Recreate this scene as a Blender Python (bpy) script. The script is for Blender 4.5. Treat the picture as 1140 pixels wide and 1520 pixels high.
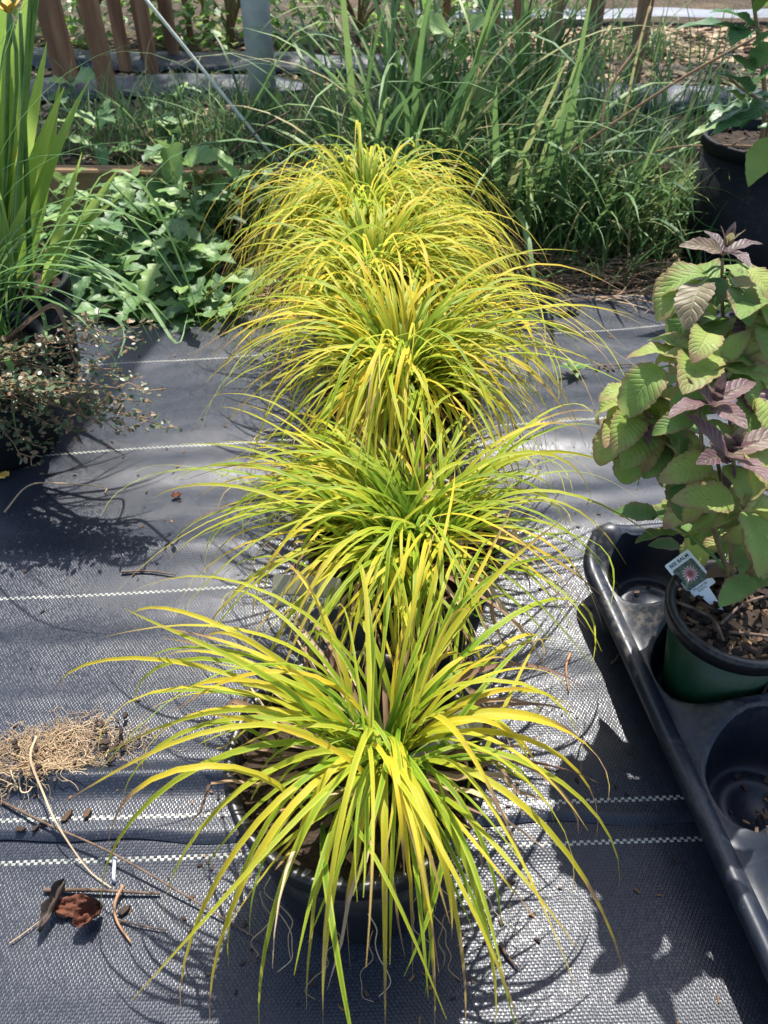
import bpy, math, random
from mathutils import Vector, Matrix, noise as mnoise
R = math.radians
V = Vector
random.seed(7)
sc = bpy.context.scene
for o in list(bpy.data.objects): bpy.data.objects.remove(o)
C = sc.collection

# ------------------------------------------------------------------ camera, sky, sun, exposure
CAM_H, PITCH, FPX = 0.72, R(42), 1141.0
cam = bpy.data.cameras.new('camera'); camo = bpy.data.objects.new('camera', cam); C.objects.link(camo)
camo.location = (0, 0, CAM_H); camo.rotation_euler = (R(90) - PITCH, 0, 0)
cam.sensor_fit = 'VERTICAL'; cam.sensor_height = 36.0; cam.lens = 36.0 * FPX / 1520.0
cam.clip_start = 0.01; cam.clip_end = 500
cam.dof.use_dof = True; cam.dof.focus_distance = 0.72; cam.dof.aperture_fstop = 14
sc.camera = camo

SUN_EL, SUN_AZ = R(59), R(8)          # azimuth measured from straight ahead (+Y) towards +X
w = bpy.data.worlds.new('World'); sc.world = w; w.use_nodes = True
wn = w.node_tree; bg = wn.nodes['Background']
sky = wn.nodes.new('ShaderNodeTexSky'); sky.sky_type = 'NISHITA'; sky.sun_disc = False
sky.sun_elevation = SUN_EL; sky.sun_rotation = SUN_AZ; sky.air_density = 1.0; sky.dust_density = 1.5
wn.links.new(sky.outputs[0], bg.inputs[0]); bg.inputs[1].default_value = 0.15
sl = bpy.data.lights.new('sun', 'SUN'); sl.energy = 4.6; sl.angle = R(0.55); sl.color = (1.0, 0.965, 0.91)
so = bpy.data.objects.new('sun', sl); C.objects.link(so)
sdir = V((math.sin(SUN_AZ) * math.cos(SUN_EL), math.cos(SUN_AZ) * math.cos(SUN_EL), math.sin(SUN_EL)))
so.rotation_euler = sdir.to_track_quat('Z', 'Y').to_euler(); so.location = sdir * 20
sc.view_settings.view_transform = 'Standard'; sc.view_settings.look = 'None'
sc.view_settings.exposure = 1.12; sc.view_settings.gamma = 1.0; sc.view_settings.use_curve_mapping = False
sc.render.resolution_x = 768; sc.render.resolution_y = 1024
sc.render.engine = 'CYCLES'
sc.cycles.max_bounces = 8; sc.cycles.transparent_max_bounces = 8

def ray(px, py):
    u = (px - 570) / FPX; v = (py - 760) / FPX
    return V((u, math.cos(PITCH) - v * math.sin(PITCH), -math.sin(PITCH) - v * math.cos(PITCH)))
def atz(px, py, z=0.0):
    d = ray(px, py); t = (z - CAM_H) / d.z
    return V((0, 0, CAM_H)) + d * t
def aty(px, py, Y):
    d = ray(px, py); t = Y / d.y
    return V((0, 0, CAM_H)) + d * t

# ------------------------------------------------------------------ helpers
def proj(p):
    q = V(p) - V((0, 0, CAM_H)); f = ray(570, 760).normalized(); dn = V((0, -math.sin(PITCH), -math.cos(PITCH))); z = q.dot(f)
    return 570 + FPX * q.x / z, 760 + FPX * q.dot(dn) / z
class MB:
    def __init__(s): s.v = []; s.f = []; s.uv = []; s.var = []
    def add(s, vs, fs, uvs=None, var=0.5):
        o = len(s.v); s.v += [tuple(p) for p in vs]; s.f += [tuple(i + o for i in f) for f in fs]
        s.uv += uvs if uvs else [(p[0], p[1]) for p in vs]
        s.var += [var] * len(vs)
    def build(s, name, m, parent=None, smooth=True, origin=None):
        o = origin if origin is not None else V((0, 0, 0))
        me = bpy.data.meshes.new(name)
        me.from_pydata([(p[0] - o[0], p[1] - o[1], p[2] - o[2]) for p in s.v], [], s.f)
        ul = me.uv_layers.new(name='UVMap')
        li = [0] * len(me.loops); me.loops.foreach_get('vertex_index', li)
        flat = []
        for i in li: flat += s.uv[i]
        ul.data.foreach_set('uv', flat)
        a = me.attributes.new('var', 'FLOAT', 'POINT'); a.data.foreach_set('value', s.var)
        if smooth: me.polygons.foreach_set('use_smooth', [True] * len(me.polygons))
        me.materials.append(m)
        ob = bpy.data.objects.new(name, me); C.objects.link(ob)
        if parent: ob.parent = parent
        elif origin is not None: ob.location = o
        return ob

def tag(o, label=None, cat=None, group=None, kind=None):
    if label: o['label'] = label
    if cat: o['category'] = cat
    if group: o['group'] = group
    if kind: o['kind'] = kind
    return o
def thing(name, loc, label, cat, group=None):
    o = bpy.data.objects.new(name, None); C.objects.link(o); o.location = loc; o.empty_display_size = .05
    return tag(o, label, cat, group)

def smooth01(x, a=0., b=1.):
    t = max(0., min(1., (x - a) / (b - a))); return t * t * (3 - 2 * t)

def ribbon(mb, pts, width, prof, side=None, fold=.25, var=.5, twist=0., cols=3):
    n = len(pts); vs = []; uv = []; pn = None
    for i, p in enumerate(pts):
        t = (pts[min(i + 1, n - 1)] - pts[max(i - 1, 0)])
        if t.length < 1e-9: t = V((0, 0, 1))
        t.normalize()
        if side is None:
            sd = t.cross(V((0, 0, 1)))
            if sd.length < 1e-3: sd = V((1, 0, 0))
        else: sd = side - t * side.dot(t)
        if sd.length < 1e-4: sd = V((1, 0, 0))
        sd.normalize()
        k = i / (n - 1)
        if twist: sd = Matrix.Rotation(twist * k, 3, t) @ sd
        nn = sd.cross(t)
        if pn is not None and nn.dot(pn) < 0 and side is None: nn = -nn; sd = -sd
        if pn is None and nn.z < 0: nn = -nn; sd = -sd
        pn = nn
        ww = max(width * prof(k) * .5, 0.00012)
        if cols == 3:
            vs += [p - sd * ww + nn * ww * fold, p, p + sd * ww + nn * ww * fold]; uv += [(0., k), (.5, k), (1., k)]
        else:
            vs += [p - sd * ww, p + sd * ww]; uv += [(0., k), (1., k)]
    fs = []
    for i in range(n - 1):
        for j in range(cols - 1):
            a = i * cols + j; fs.append((a, a + 1, a + 1 + cols, a + cols))
    mb.add(vs, fs, uv, var)

def tube(mb, pts, r, seg=6, var=.5, cap=True):
    n = len(pts); vs = []; uv = []
    rf = r if callable(r) else (lambda k: r)
    ref = V((0.123, 0.31, 0.94)).normalized()
    L = 0.
    for i, p in enumerate(pts):
        t = (pts[min(i + 1, n - 1)] - pts[max(i - 1, 0)]).normalized()
        a = t.cross(ref)
        if a.length < .05: a = t.cross(V((1, 0, 0)))
        a.normalize(); b = t.cross(a)
        if i: L += (p - pts[i - 1]).length
        rr = rf(i / max(1, n - 1))
        for j in range(seg):
            an = 2 * math.pi * j / seg
            vs.append(p + a * math.cos(an) * rr + b * math.sin(an) * rr); uv.append((j / seg, L))
    fs = [(i * seg + j, i * seg + (j + 1) % seg, (i + 1) * seg + (j + 1) % seg, (i + 1) * seg + j) for i in range(n - 1) for j in range(seg)]
    if cap: fs += [tuple(range(seg))[::-1], tuple((n - 1) * seg + j for j in range(seg))]
    mb.add(vs, fs, uv, var)

def lathe(mb, prof, c=(0, 0, 0), seg=48, wob=0.):
    c = V(c); vs = []; uv = []
    for k, (r, z) in enumerate(prof):
        for j in range(seg):
            a = 2 * math.pi * j / seg
            rr = r * (1 + wob * math.sin(2 * a + 1)) 
            vs.append(c + V((rr * math.cos(a), rr * math.sin(a), z))); uv.append((j / seg, k / len(prof)))
    fs = [(i * seg + j, i * seg + (j + 1) % seg, (i + 1) * seg + (j + 1) % seg, (i + 1) * seg + j) for i in range(len(prof) - 1) for j in range(seg)]
    mb.add(vs, fs, uv)

def bez(p0, p1, p2, p3, n):
    out = []
    for i in range(n + 1):
        t = i / n; s = 1 - t
        out.append(p0 * s**3 + p1 * 3 * s * s * t + p2 * 3 * s * t * t + p3 * t**3)
    return out
def crom(ps, sub=5):
    q = [ps[0] * 2 - ps[1]] + ps + [ps[-1] * 2 - ps[-2]]; out = []
    for i in range(1, len(q) - 2):
        for k in range(sub):
            t = k / sub
            out.append(.5 * ((2 * q[i]) + (q[i + 1] - q[i - 1]) * t + (2 * q[i - 1] - 5 * q[i] + 4 * q[i + 1] - q[i + 2]) * t * t + (3 * q[i] - q[i - 1] - 3 * q[i + 1] + q[i + 2]) * t**3))
    return out + [ps[-1].copy()]

def leaf(mb, base, direction, up, L, W, shape, fold=.3, droop=.8, curl=0., na=10, var=.5, teeth=0., nteeth=14, wave=0., roll=0.):
    """a leaf blade from base along direction; shape(t) gives half-width 0..1; droop bends it about its width axis"""
    d = direction.normalized(); s = d.cross(up)
    if s.length < 1e-3: s = d.cross(V((1, .2, 0)))
    s.normalize()
    if roll: s = Matrix.Rotation(roll, 3, d) @ s
    nrm = s.cross(d).normalized()
    vs = []; uv = []; pos = V(base); ang = 0.
    cols = (-1., -.5, 0., .5, 1.)
    for i in range(na + 1):
        t = i / na
        td = d * math.cos(ang) - nrm * math.sin(ang); nn = nrm * math.cos(ang) + d * math.sin(ang)
        hw = W * .5 * shape(t)
        if teeth: hw *= 1 + teeth * (1 if i % 2 else -1) * (1 if 0 < i < na else 0)
        hw = max(hw, .0002)
        for c in cols:
            z = fold * abs(c) * hw + curl * c * c * hw + wave * hw * math.sin(t * 17 + c * 3 + var * 9) * abs(c)
            vs.append(pos + s * (c * hw) + nn * z); uv.append((c * .5 + .5, t))
        pos = pos + td * (L / na); ang += droop / na
    fs = []
    for i in range(na):
        for j in range(4):
            a = i * 5 + j; fs.append((a, a + 1, a + 6, a + 5))
    mb.add(vs, fs, uv, var)

def box(mb, c, sx, sy, sz, rot=None, var=.5):
    c = V(c); vs = []
    for x in (-1, 1):
        for y in (-1, 1):
            for z in (-1, 1):
                p = V((x * sx / 2, y * sy / 2, z * sz / 2))
                if rot is not None: p = rot @ p
                vs.append(c + p)
    mb.add(vs, [(0, 1, 3, 2), (4, 6, 7, 5), (0, 4, 5, 1), (2, 3, 7, 6), (0, 2, 6, 4), (1, 5, 7, 3)], None, var)

ovate = lambda t: math.sin(math.pi * min(1, t ** .74)) ** .72 * (1 if t < .98 else .25)
lance = lambda t: math.sin(math.pi * t ** .72) ** .9
sword = lambda t: min(1, .5 + t * 1.6) * (1 - max(0, (t - .45) / .55) ** 1.9)
grassp = lambda t: min(1, .45 + t * 2.2) * (1 - t ** 2.2) ** .9
def lobed(n, depth, ph=0):
    return lambda t: (math.sin(math.pi * min(1, t ** .9)) ** .6) * (1 - depth * (.5 + .5 * math.cos(t * n * 2 * math.pi + ph))) * (1.08 - .35 * t)

# ------------------------------------------------------------------ materials
class N:
    def __init__(s, name):
        s.m = bpy.data.materials.new(name); s.m.use_nodes = True; s.t = s.m.node_tree
        s.b = s.t.nodes['Principled BSDF']; s.out = s.t.nodes['Material Output']
    def n(s, typ, **kw):
        nd = s.t.nodes.new('ShaderNode' + typ)
        for k, v in kw.items(): setattr(nd, k, v)
        return nd
    def l(s, a, b): s.t.links.new(a, b)
    def math(s, op, a, b=None, c=None, clamp=False):
        nd = s.n('Math', operation=op); nd.use_clamp = clamp
        for i, x in enumerate((a, b, c)):
            if x is None: continue
            if hasattr(x, 'is_linked'): s.l(x, nd.inputs[i])
            else: nd.inputs[i].default_value = x
        return nd.outputs[0]
    def mix(s, f, a, b, bt='MIX'):
        nd = s.n('Mix', data_type='RGBA', blend_type=bt)
        for i, x in ((0, f), (6, a), (7, b)):
            if hasattr(x, 'is_linked'): s.l(x, nd.inputs[i])
            else: nd.inputs[i].default_value = x if i == 0 else (*x, 1)
        return nd.outputs[2]
    def noise(s, scale, detail=3., vec=None, rough=.55):
        nd = s.n('TexNoise'); nd.inputs['Scale'].default_value = scale; nd.inputs['Detail'].default_value = detail; nd.inputs['Roughness'].default_value = rough
        if vec is not None: s.l(vec, nd.inputs['Vector'])
        return nd.outputs['Fac']
    def ramp(s, f, stops):
        nd = s.n('ValToRGB'); s.l(f, nd.inputs[0]); e = nd.color_ramp.elements
        while len(e) < len(stops): e.new(.5)
        for i, (p, c) in enumerate(stops): e[i].position = p; e[i].color = (*c, 1)
        return nd.outputs[0]
    def sstep(s, x, a, b):
        nd = s.n('MapRange', interpolation_type='SMOOTHSTEP'); s.l(x, nd.inputs[0]); nd.inputs[1].default_value = a; nd.inputs[2].default_value = b
        return nd.outputs[0]
    def bump(s, h, strength, dist):
        nd = s.n('Bump'); s.l(h, nd.inputs['Height']); nd.inputs['Strength'].default_value = strength; nd.inputs['Distance'].default_value = dist
        s.l(nd.outputs[0], s.b.inputs['Normal']); return nd
    def set(s, col=None, rough=.5, spec=.5, metal=0., sheen=0.):
        if col is not None:
            if hasattr(col, 'is_linked'): s.l(col, s.b.inputs['Base Color'])
            else: s.b.inputs['Base Color'].default_value = (*col, 1)
        if hasattr(rough, 'is_linked'): s.l(rough, s.b.inputs['Roughness'])
        else: s.b.inputs['Roughness'].default_value = rough
        s.b.inputs['Specular IOR Level'].default_value = spec; s.b.inputs['Metallic'].default_value = metal
        if sheen: s.b.inputs['Sheen Weight'].default_value = sheen
    def uv(s):
        nd = s.n('UVMap'); sp = s.n('SeparateXYZ'); s.l(nd.outputs[0], sp.inputs[0]); return nd.outputs[0], sp.outputs[0], sp.outputs[1]
    def var(s):
        nd = s.n('Attribute', attribute_name='var'); return nd.outputs['Fac']
    def pos(s): return s.n('NewGeometry').outputs['Position']
    def translucent(s, col, fac):
        tr = s.n('BsdfTranslucent'); mx = s.n('MixShader'); s.l(col, tr.inputs[0]); mx.inputs[0].default_value = fac
        s.l(s.b.outputs[0], mx.inputs[1]); s.l(tr.outputs[0], mx.inputs[2]); s.l(mx.outputs[0], s.out.inputs[0])

def mat_plain(name, a, b, scale=20, rough=.5, spec=.5, bump=0., bscale=80, bdist=.002, metal=0.):
    m = N(name); p = m.pos(); f = m.noise(scale, 4, p)
    m.set(m.mix(m.sstep(f, .3, .7), a, b), rough, spec, metal)
    if bump: m.bump(m.noise(bscale, 4, p), bump, bdist)
    return m.m

def mat_weave(name, base=(.0135, .0165, .0245), rough=.36):
    m = N(name); _, x, y = m.uv()
    jit = m.math('MULTIPLY', m.math('SUBTRACT', m.noise(55, 2, m.pos()), .5), .0022)
    u = m.math('DIVIDE', m.math('ADD', x, jit), .0019); v = m.math('DIVIDE', m.math('ADD', y, jit), .0026)
    fu = m.math('FLOOR', u); fv = m.math('FLOOR', v)
    par = m.math('FLOORED_MODULO', m.math('ADD', fu, fv), 2.)
    cu = m.math('SUBTRACT', m.math('FRACT', u), .5); cv = m.math('SUBTRACT', m.math('FRACT', v), .5)
    hw = m.math('COSINE', m.math('MULTIPLY', cv, math.pi)); he = m.math('COSINE', m.math('MULTIPLY', cu, math.pi))
    cb = m.n('CombineXYZ'); m.l(fu, cb.inputs[0]); m.l(fv, cb.inputs[1]); wnz = m.n('TexWhiteNoise', noise_dimensions='2D'); m.l(cb.outputs[0], wnz.inputs['Vector'])
    rc_ = wnz.outputs['Value']
    mxf = m.n('Mix', data_type='FLOAT'); m.l(par, mxf.inputs[0]); m.l(m.math('MULTIPLY', he, .8), mxf.inputs[2]); m.l(m.math('ADD', hw, .25), mxf.inputs[3])
    h = m.math('MULTIPLY', mxf.outputs[0], m.math('MULTIPLY_ADD', rc_, .8, .6))
    p = m.pos(); big = m.noise(420, 2, p); mid = m.noise(30, 3, p)
    hh = m.math('ADD', h, m.math('MULTIPLY', big, .9))
    # stripe yarns : every 0.3048 m along y, two rows chequered
    fr = m.math('SUBTRACT', m.math('FRACT', m.math('ADD', m.math('DIVIDE', y, .3048), .5)), .5)
    ds = m.math('ABSOLUTE', m.math('MULTIPLY', fr, .3048))
    band = m.math('LESS_THAN', ds, .0022)
    cell = m.math('ADD', m.math('FLOOR', m.math('DIVIDE', x, .0034)), m.math('GREATER_THAN', fr, 0.))
    chk = m.math('LESS_THAN', m.math('ABSOLUTE', m.math('SUBTRACT', m.math('MODULO', m.math('ABSOLUTE', cell), 2.), 1.)), .5)
    stripe = m.math('MULTIPLY', band, chk)
    dirt = m.sstep(m.noise(7, 6, p, .7), .5, .78)
    c = m.mix(m.math('MULTIPLY', dirt, .35), base, (.055, .05, .043))
    up = m.math('MULTIPLY', par, m.math('MULTIPLY_ADD', rc_, .7, .3))
    c = m.mix(m.math('MULTIPLY', up, .6), c, (.032, .037, .050))
    c = m.mix(m.math('MULTIPLY', stripe, m.math('MULTIPLY_ADD', mid, 1.0, -.06)), c, (.66, .66, .54))
    r = m.math('MULTIPLY_ADD', rc_, .16, rough - .08)
    m.set(c, r, .40)
    m.bump(hh, 1.0, .00016)
    return m.m

def mat_leaf(name, stops, rough=.42, spec=.4, trans=.35, vein=0., nveins=9, edge=None, tip=None, spots=None, tcol=1.25, bump=.25, speck=0., streak=0.):
    """stops: colour ramp over the per-leaf variation"""
    m = N(name); uvv, u, v = m.uv(); va = m.var(); p = m.pos()
    nz = m.noise(35, 3, p)
    f = m.math('ADD', va, m.math('MULTIPLY', m.math('SUBTRACT', nz, .5), .35))
    c = m.ramp(f, stops)
    au = m.math('ABSOLUTE', m.math('MULTIPLY_ADD', u, 2., -1.))
    if edge:
        e = m.math('MULTIPLY', m.sstep(m.math('ADD', au, m.math('MULTIPLY', nz, .5)), edge[1], edge[2]), edge[3])
        c = m.mix(e, c, edge[0])
    if tip:
        e = m.math('MULTIPLY', m.sstep(m.math('ADD', v, m.math('MULTIPLY', m.math('SUBTRACT', nz, .5), .7)), tip[1], tip[2]), m.math('MULTIPLY', m.sstep(va, tip[3], tip[4]), .9))
        c = m.mix(e, c, tip[0])
    if spots:
        s = m.sstep(m.noise(spots[1], 2, p), spots[2], spots[2] + .06); c = m.mix(m.math('MULTIPLY', s, spots[3]), c, spots[0])
    h = m.math('MULTIPLY', nz, .3)
    if streak:
        fib = m.n('TexNoise'); fib.inputs['Scale'].default_value = 1.; fib.inputs['Detail'].default_value = 3
        mp = m.n('Mapping'); mp.inputs['Scale'].default_value = (26, 1.6, 1); m.l(uvv, mp.inputs[0]); m.l(mp.outputs[0], fib.inputs['Vector'])
        hs = m.n('HueSaturation'); m.l(c, hs.inputs['Color']); m.l(m.math('MULTIPLY_ADD', fib.outputs[0], streak * 2, 1 - streak), hs.inputs['Value']); c = hs.outputs[0]
        h = m.math('ADD', h, fib.outputs[0])
    if vein:
        ph = m.math('MULTIPLY', m.math('SUBTRACT', v, m.math('MULTIPLY', au, .22)), nveins * 2 * math.pi)
        vv = m.math('POWER', m.math('ABSOLUTE', m.math('COSINE', m.math('MULTIPLY', ph, .5))), 10.)
        mr = m.sstep(au, .1, .0); vv = m.math('MAXIMUM', vv, mr)
        c = m.mix(m.math('MULTIPLY', vv, vein), c, (.24, .32, .09))
        h = m.math('ADD', h, m.math('MULTIPLY', vv, -1.))
    m.set(c, rough, spec)
    m.bump(h, bump, .0012)
    g = m.n('Gamma'); g.inputs[1].default_value = .85; m.l(c, g.inputs[0])
    m.translucent(g.outputs[0], trans)
    return m.m

def mat_blade(name):
    m = N(name); uvv, u, v = m.uv(); va = m.var(); p = m.pos()
    nz = m.noise(22, 3, p)
    f = m.math('ADD', m.math('ADD', m.math('MULTIPLY', va, .62), m.math('MULTIPLY', v, .42)), m.math('MULTIPLY', m.math('SUBTRACT', nz, .5), .3))
    c = m.ramp(f, [(.08, (.06, .16, .012)), (.32, (.19, .34, .018)), (.57, (.44, .44, .032)), (.78, (.69, .50, .035)), (1., (.66, .38, .03))])
    au = m.math('ABSOLUTE', m.math('MULTIPLY_ADD', u, 2., -1.))
    st = m.math('MULTIPLY', m.sstep(au, .35, .75), m.math('MULTIPLY', m.sstep(v, .12, .5), .45))
    c = m.mix(st, c, (.74, .60, .06))
    fib = m.n('TexNoise'); fib.inputs['Scale'].default_value = 1.; fib.inputs['Detail'].default_value = 2
    mp = m.n('Mapping'); mp.inputs['Scale'].default_value = (14, 2.2, 1); m.l(uvv, mp.inputs[0]); m.l(mp.outputs[0], fib.inputs['Vector'])
    c = m.mix(m.math('MULTIPLY', m.sstep(fib.outputs[0], .35, .7), .28), c, (.22, .30, .02))
    tipf = m.math('MULTIPLY', m.sstep(m.math('ADD', v, m.math('MULTIPLY', m.math('SUBTRACT', nz, .5), .9)), .70, .95), m.sstep(va, .25, .7))
    c = m.mix(m.math('MULTIPLY', tipf, .9), c, (.27, .15, .10))
    sp = m.sstep(m.noise(650, 1, p), .70, .76)
    c = m.mix(m.math('MULTIPLY', sp, m.math('MULTIPLY', m.sstep(v, .3, .7), .55)), c, (.16, .08, .02))
    m.set(c, .46, .22); m.bump(fib.outputs[0], .4, .0006)
    g = m.n('Gamma'); g.inputs[1].default_value = .78; m.l(c, g.inputs[0]); m.translucent(g.outputs[0], .5)
    return m.m

M = {}
M['fabric'] = mat_weave('woven_fabric')
M['blade'] = mat_blade('sedge_blade')
M['dry'] = mat_leaf('dry_blade', [(0, (.12, .065, .05)), (.5, (.30, .19, .11)), (1, (.50, .38, .24))], rough=.7, spec=.15, trans=.2)
M['grass'] = mat_leaf('tall_grass', [(0, (.045, .10, .032)), (.5, (.10, .19, .052)), (.85, (.19, .28, .075)), (1, (.36, .30, .14))], rough=.46, spec=.28, trans=.32, streak=.35)
M['reed'] = mat_leaf('reed_green', [(0, (.04, .12, .03)), (.5, (.08, .20, .04)), (1, (.17, .29, .07))], rough=.4, trans=.45, streak=.35)
M['lily'] = mat_leaf('lily_leaf', [(0, (.10, .20, .025)), (.5, (.20, .33, .045)), (1, (.34, .44, .09))], rough=.36, spec=.4, trans=.55, streak=.5, spots=((.42, .22, .03), 26, .66, .6), edge=((.30, .34, .05), 1.05, 1.3, .6))
M['weed'] = mat_leaf('weed_leaf', [(0, (.045, .11, .035)), (.5, (.09, .19, .055)), (1, (.20, .31, .07))], rough=.5, trans=.3, vein=.35, nveins=6)
M['milk'] = mat_leaf('milkweed_leaf', [(0, (.035, .10, .04)), (.5, (.06, .16, .05)), (1, (.22, .30, .05))], rough=.45, trans=.3, vein=.35, nveins=10)
M['balm'] = mat_leaf('balm_leaf', [(0, (.07, .15, .045)), (.35, (.16, .27, .07)), (.7, (.28, .37, .085)), (1, (.42, .44, .13))], rough=.5, spec=.22, trans=.45, vein=.15, nveins=11,
                     edge=((.30, .10, .10), .85, 1.4, .7), tip=((.32, .14, .12), .6, 1.1, .4, .85), spots=((.20, .10, .07), 240, .63, .45), bump=.4)
M['balm_purple'] = mat_leaf('balm_tuft_leaf', [(0, (.075, .03, .05)), (.5, (.15, .065, .085)), (1, (.22, .18, .09))], rough=.5, trans=.3, vein=.35, nveins=8, edge=((.34, .19, .22), 1.05, 1.45, .5), bump=.45)
M['balm_brown'] = mat_leaf('balm_dead_leaf', [(0, (.10, .05, .03)), (.6, (.20, .10, .055)), (1, (.36, .30, .05))], rough=.6, trans=.25, vein=.2)
M['stem'] = mat_plain('stem_brown', (.12, .08, .04), (.20, .15, .06), 60, .6)
M['gstem'] = mat_plain('stem_green', (.07, .16, .03), (.14, .24, .05), 40, .5)
M['pot'] = mat_plain('pot_black', (.007, .0075, .009), (.013, .0135, .015), 18, .36, .32, .15, 60, .001)
M['tray'] = mat_plain('tray_plastic', (.010, .014, .022), (.014, .018, .028), 14, .42, .42, .12, 50, .001)
M['gpot'] = mat_plain('pot_green', (.006, .040, .016), (.010, .058, .022), 20, .38, .5, .1, 60, .001)
def mat_plastic(name, col, rough, spec, dust=.5):
    m = N(name); p = m.pos(); a = m.noise(9, 5, p, .7); b = m.noise(140, 4, p); sc_ = m.n('TexNoise'); mp = m.n('Mapping'); mp.inputs['Scale'].default_value = (500, 30, 30); m.l(p, mp.inputs[0]); m.l(mp.outputs[0], sc_.inputs['Vector']); sc_.inputs['Scale'].default_value = 1.
    d = m.math('MULTIPLY', m.math('MULTIPLY', m.sstep(a, .42, .72), m.sstep(b, .40, .68)), dust)
    d = m.math('MAXIMUM', d, m.math('MULTIPLY', m.sstep(m.noise(420, 2, p), .70, .76), dust))
    sp = m.n('SeparateXYZ'); g = m.n('NewGeometry'); m.l(g.outputs['Normal'], sp.inputs[0])
    d = m.math('MULTIPLY', d, m.sstep(sp.outputs[2], -.2, .6))
    c = m.mix(d, col, (.13, .105, .08)); scr = m.sstep(sc_.outputs[0], .62, .72)
    m.set(c, m.math('ADD', m.math('MULTIPLY_ADD', scr, .12, rough), m.math('MULTIPLY', d, .5)), spec); m.bump(m.math('ADD', m.math('MULTIPLY', b, .6), m.math('MULTIPLY', scr, .5)), .12, .001); return m.m
M['pot'] = mat_plastic('pot_black', (.0085, .009, .0105), .36, .35, .45)
M['tray'] = mat_plastic('tray_plastic', (.010, .0135, .021), .38, .42, .55)
M['gpot'] = mat_plastic('pot_green', (.005, .032, .013), .40, .4, .3)
M['oldpot'] = mat_plastic('pot_weathered', (.006, .0075, .009), .6, .18, .35)
M['soil'] = mat_plain('soil', (.018, .012, .008), (.05, .034, .022), 60, .95, .2, 1., 160, .006)
M['bark'] = None
def mat_chip(name, stops, rough=.8):
    m = N(name); c = m.ramp(m.var(), stops); p = m.pos(); c2 = m.mix(m.math('MULTIPLY', m.noise(180, 3, p), .5), c, (.02, .014, .01))
    m.set(c2, rough, .25); m.bump(m.noise(300, 3, p), .6, .001); return m.m
M['bark'] = mat_chip('bark_chip', [(0, (.022, .014, .010)), (.6, (.06, .038, .026)), (.85, (.13, .075, .045)), (1, (.34, .19, .08))])
M['straw'] = mat_chip('straw', [(0, (.12, .075, .045)), (.5, (.33, .215, .12)), (1, (.55, .39, .23))])
M['root'] = mat_chip('pale_root', [(0, (.30, .19, .10)), (.5, (.54, .38, .22)), (1, (.70, .54, .34))])
M['twig'] = mat_plain('twig_bark', (.07, .045, .03), (.17, .115, .08), 90, .8, .2, .5, 200, .001)
M['pinktwig'] = mat_plain('pale_twig', (.26, .13, .06), (.36, .20, .10), 90, .7)
M['deadleaf'] = mat_plain('dead_leaf_red', (.055, .021, .012), (.125, .046, .028), 30, .75, .15, .5, 120, .002)
M['darkleaf'] = mat_plain('dead_leaf_dark', (.03, .024, .02), (.075, .055, .045), 40, .7, .3, .5, 120, .002)
M['galv'] = mat_plain('galvanised_steel', (.42, .45, .48), (.56, .59, .62), 22, .45, .5, .05, 40, .001, .25)
M['card'] = mat_plain('tag_card', (.74, .74, .72), (.80, .80, .78), 40, .4)
M['cardtan'] = mat_plain('tag_card_pale', (.20, .19, .13), (.27, .25, .18), 30, .45)
M['print'] = mat_plain('tag_print_dark', (.03, .03, .03), (.05, .045, .04), 60, .45)
M['printgrey'] = mat_plain('tag_print_grey', (.13, .13, .10), (.17, .17, .13), 60, .45)
M['printwhite'] = mat_plain('tag_print_white', (.55, .55, .48), (.6, .6, .52), 60, .45)
M['string'] = mat_plain('string_cord', (.42, .42, .34), (.54, .54, .44), 120, .7)
M['flower'] = mat_plain('flower_yellow', (.60, .32, .05), (.70, .50, .10), 40, .5)
M['sprig'] = mat_leaf('spurge_leaf', [(0, (.05, .09, .04)), (.4, (.11, .15, .065)), (.7, (.20, .16, .085)), (1, (.30, .18, .10))], trans=.25, bump=.1)
def mat_photo():
    m = N('tag_picture'); uvv, u, v = m.uv()
    du = m.math('SUBTRACT', u, .52); dv = m.math('SUBTRACT', v, .52)
    r = m.math('SQRT', m.math('ADD', m.math('MULTIPLY', du, du), m.math('MULTIPLY', dv, dv)))
    an = m.math('ARCTAN2', dv, du); pet = m.math('MULTIPLY_ADD', m.math('COSINE', m.math('MULTIPLY', an, 15.)), .06, .27)
    bgc = m.ramp(m.noise(7, 4, uvv), [(.3, (.02, .035, .02)), (.55, (.09, .11, .06)), (.75, (.25, .24, .18))])
    fl = m.math('LESS_THAN', r, pet)
    c = m.mix(fl, bgc, m_c(m, r))
    m.set(c, .35); return m.m
def m_c(m, r): return m.ramp(r, [(0., (.16, .04, .03)), (.10, (.30, .07, .06)), (.2, (.50, .25, .27)), (.32, (.60, .50, .50))])
M['photo'] = mat_photo()
def mat_wood(name, a, b, c, axis=2, sc_=1.):
    m = N(name); p = m.n('TexCoord').outputs['Object']
    mp = m.n('Mapping'); s = [38 * sc_] * 3; s[axis] = 3.; mp.inputs['Scale'].default_value = s; m.l(p, mp.inputs[0])
    g = m.noise(1., 5, mp.outputs[0]); k = m.noise(3.5, 3, p)
    col = m.mix(m.sstep(g, .3, .7), a, b); col = m.mix(m.math('MULTIPLY', m.sstep(k, .5, .75), .6), col, c)
    m.set(col, .75, .25); m.bump(g, .5, .002); return m.m
M['picket'] = mat_wood('fence_wood', (.16, .078, .04), (.31, .17, .088), (.09, .05, .03))
M['board'] = mat_wood('edging_wood', (.15, .09, .04), (.30, .18, .08), (.07, .05, .03), 0)
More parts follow.
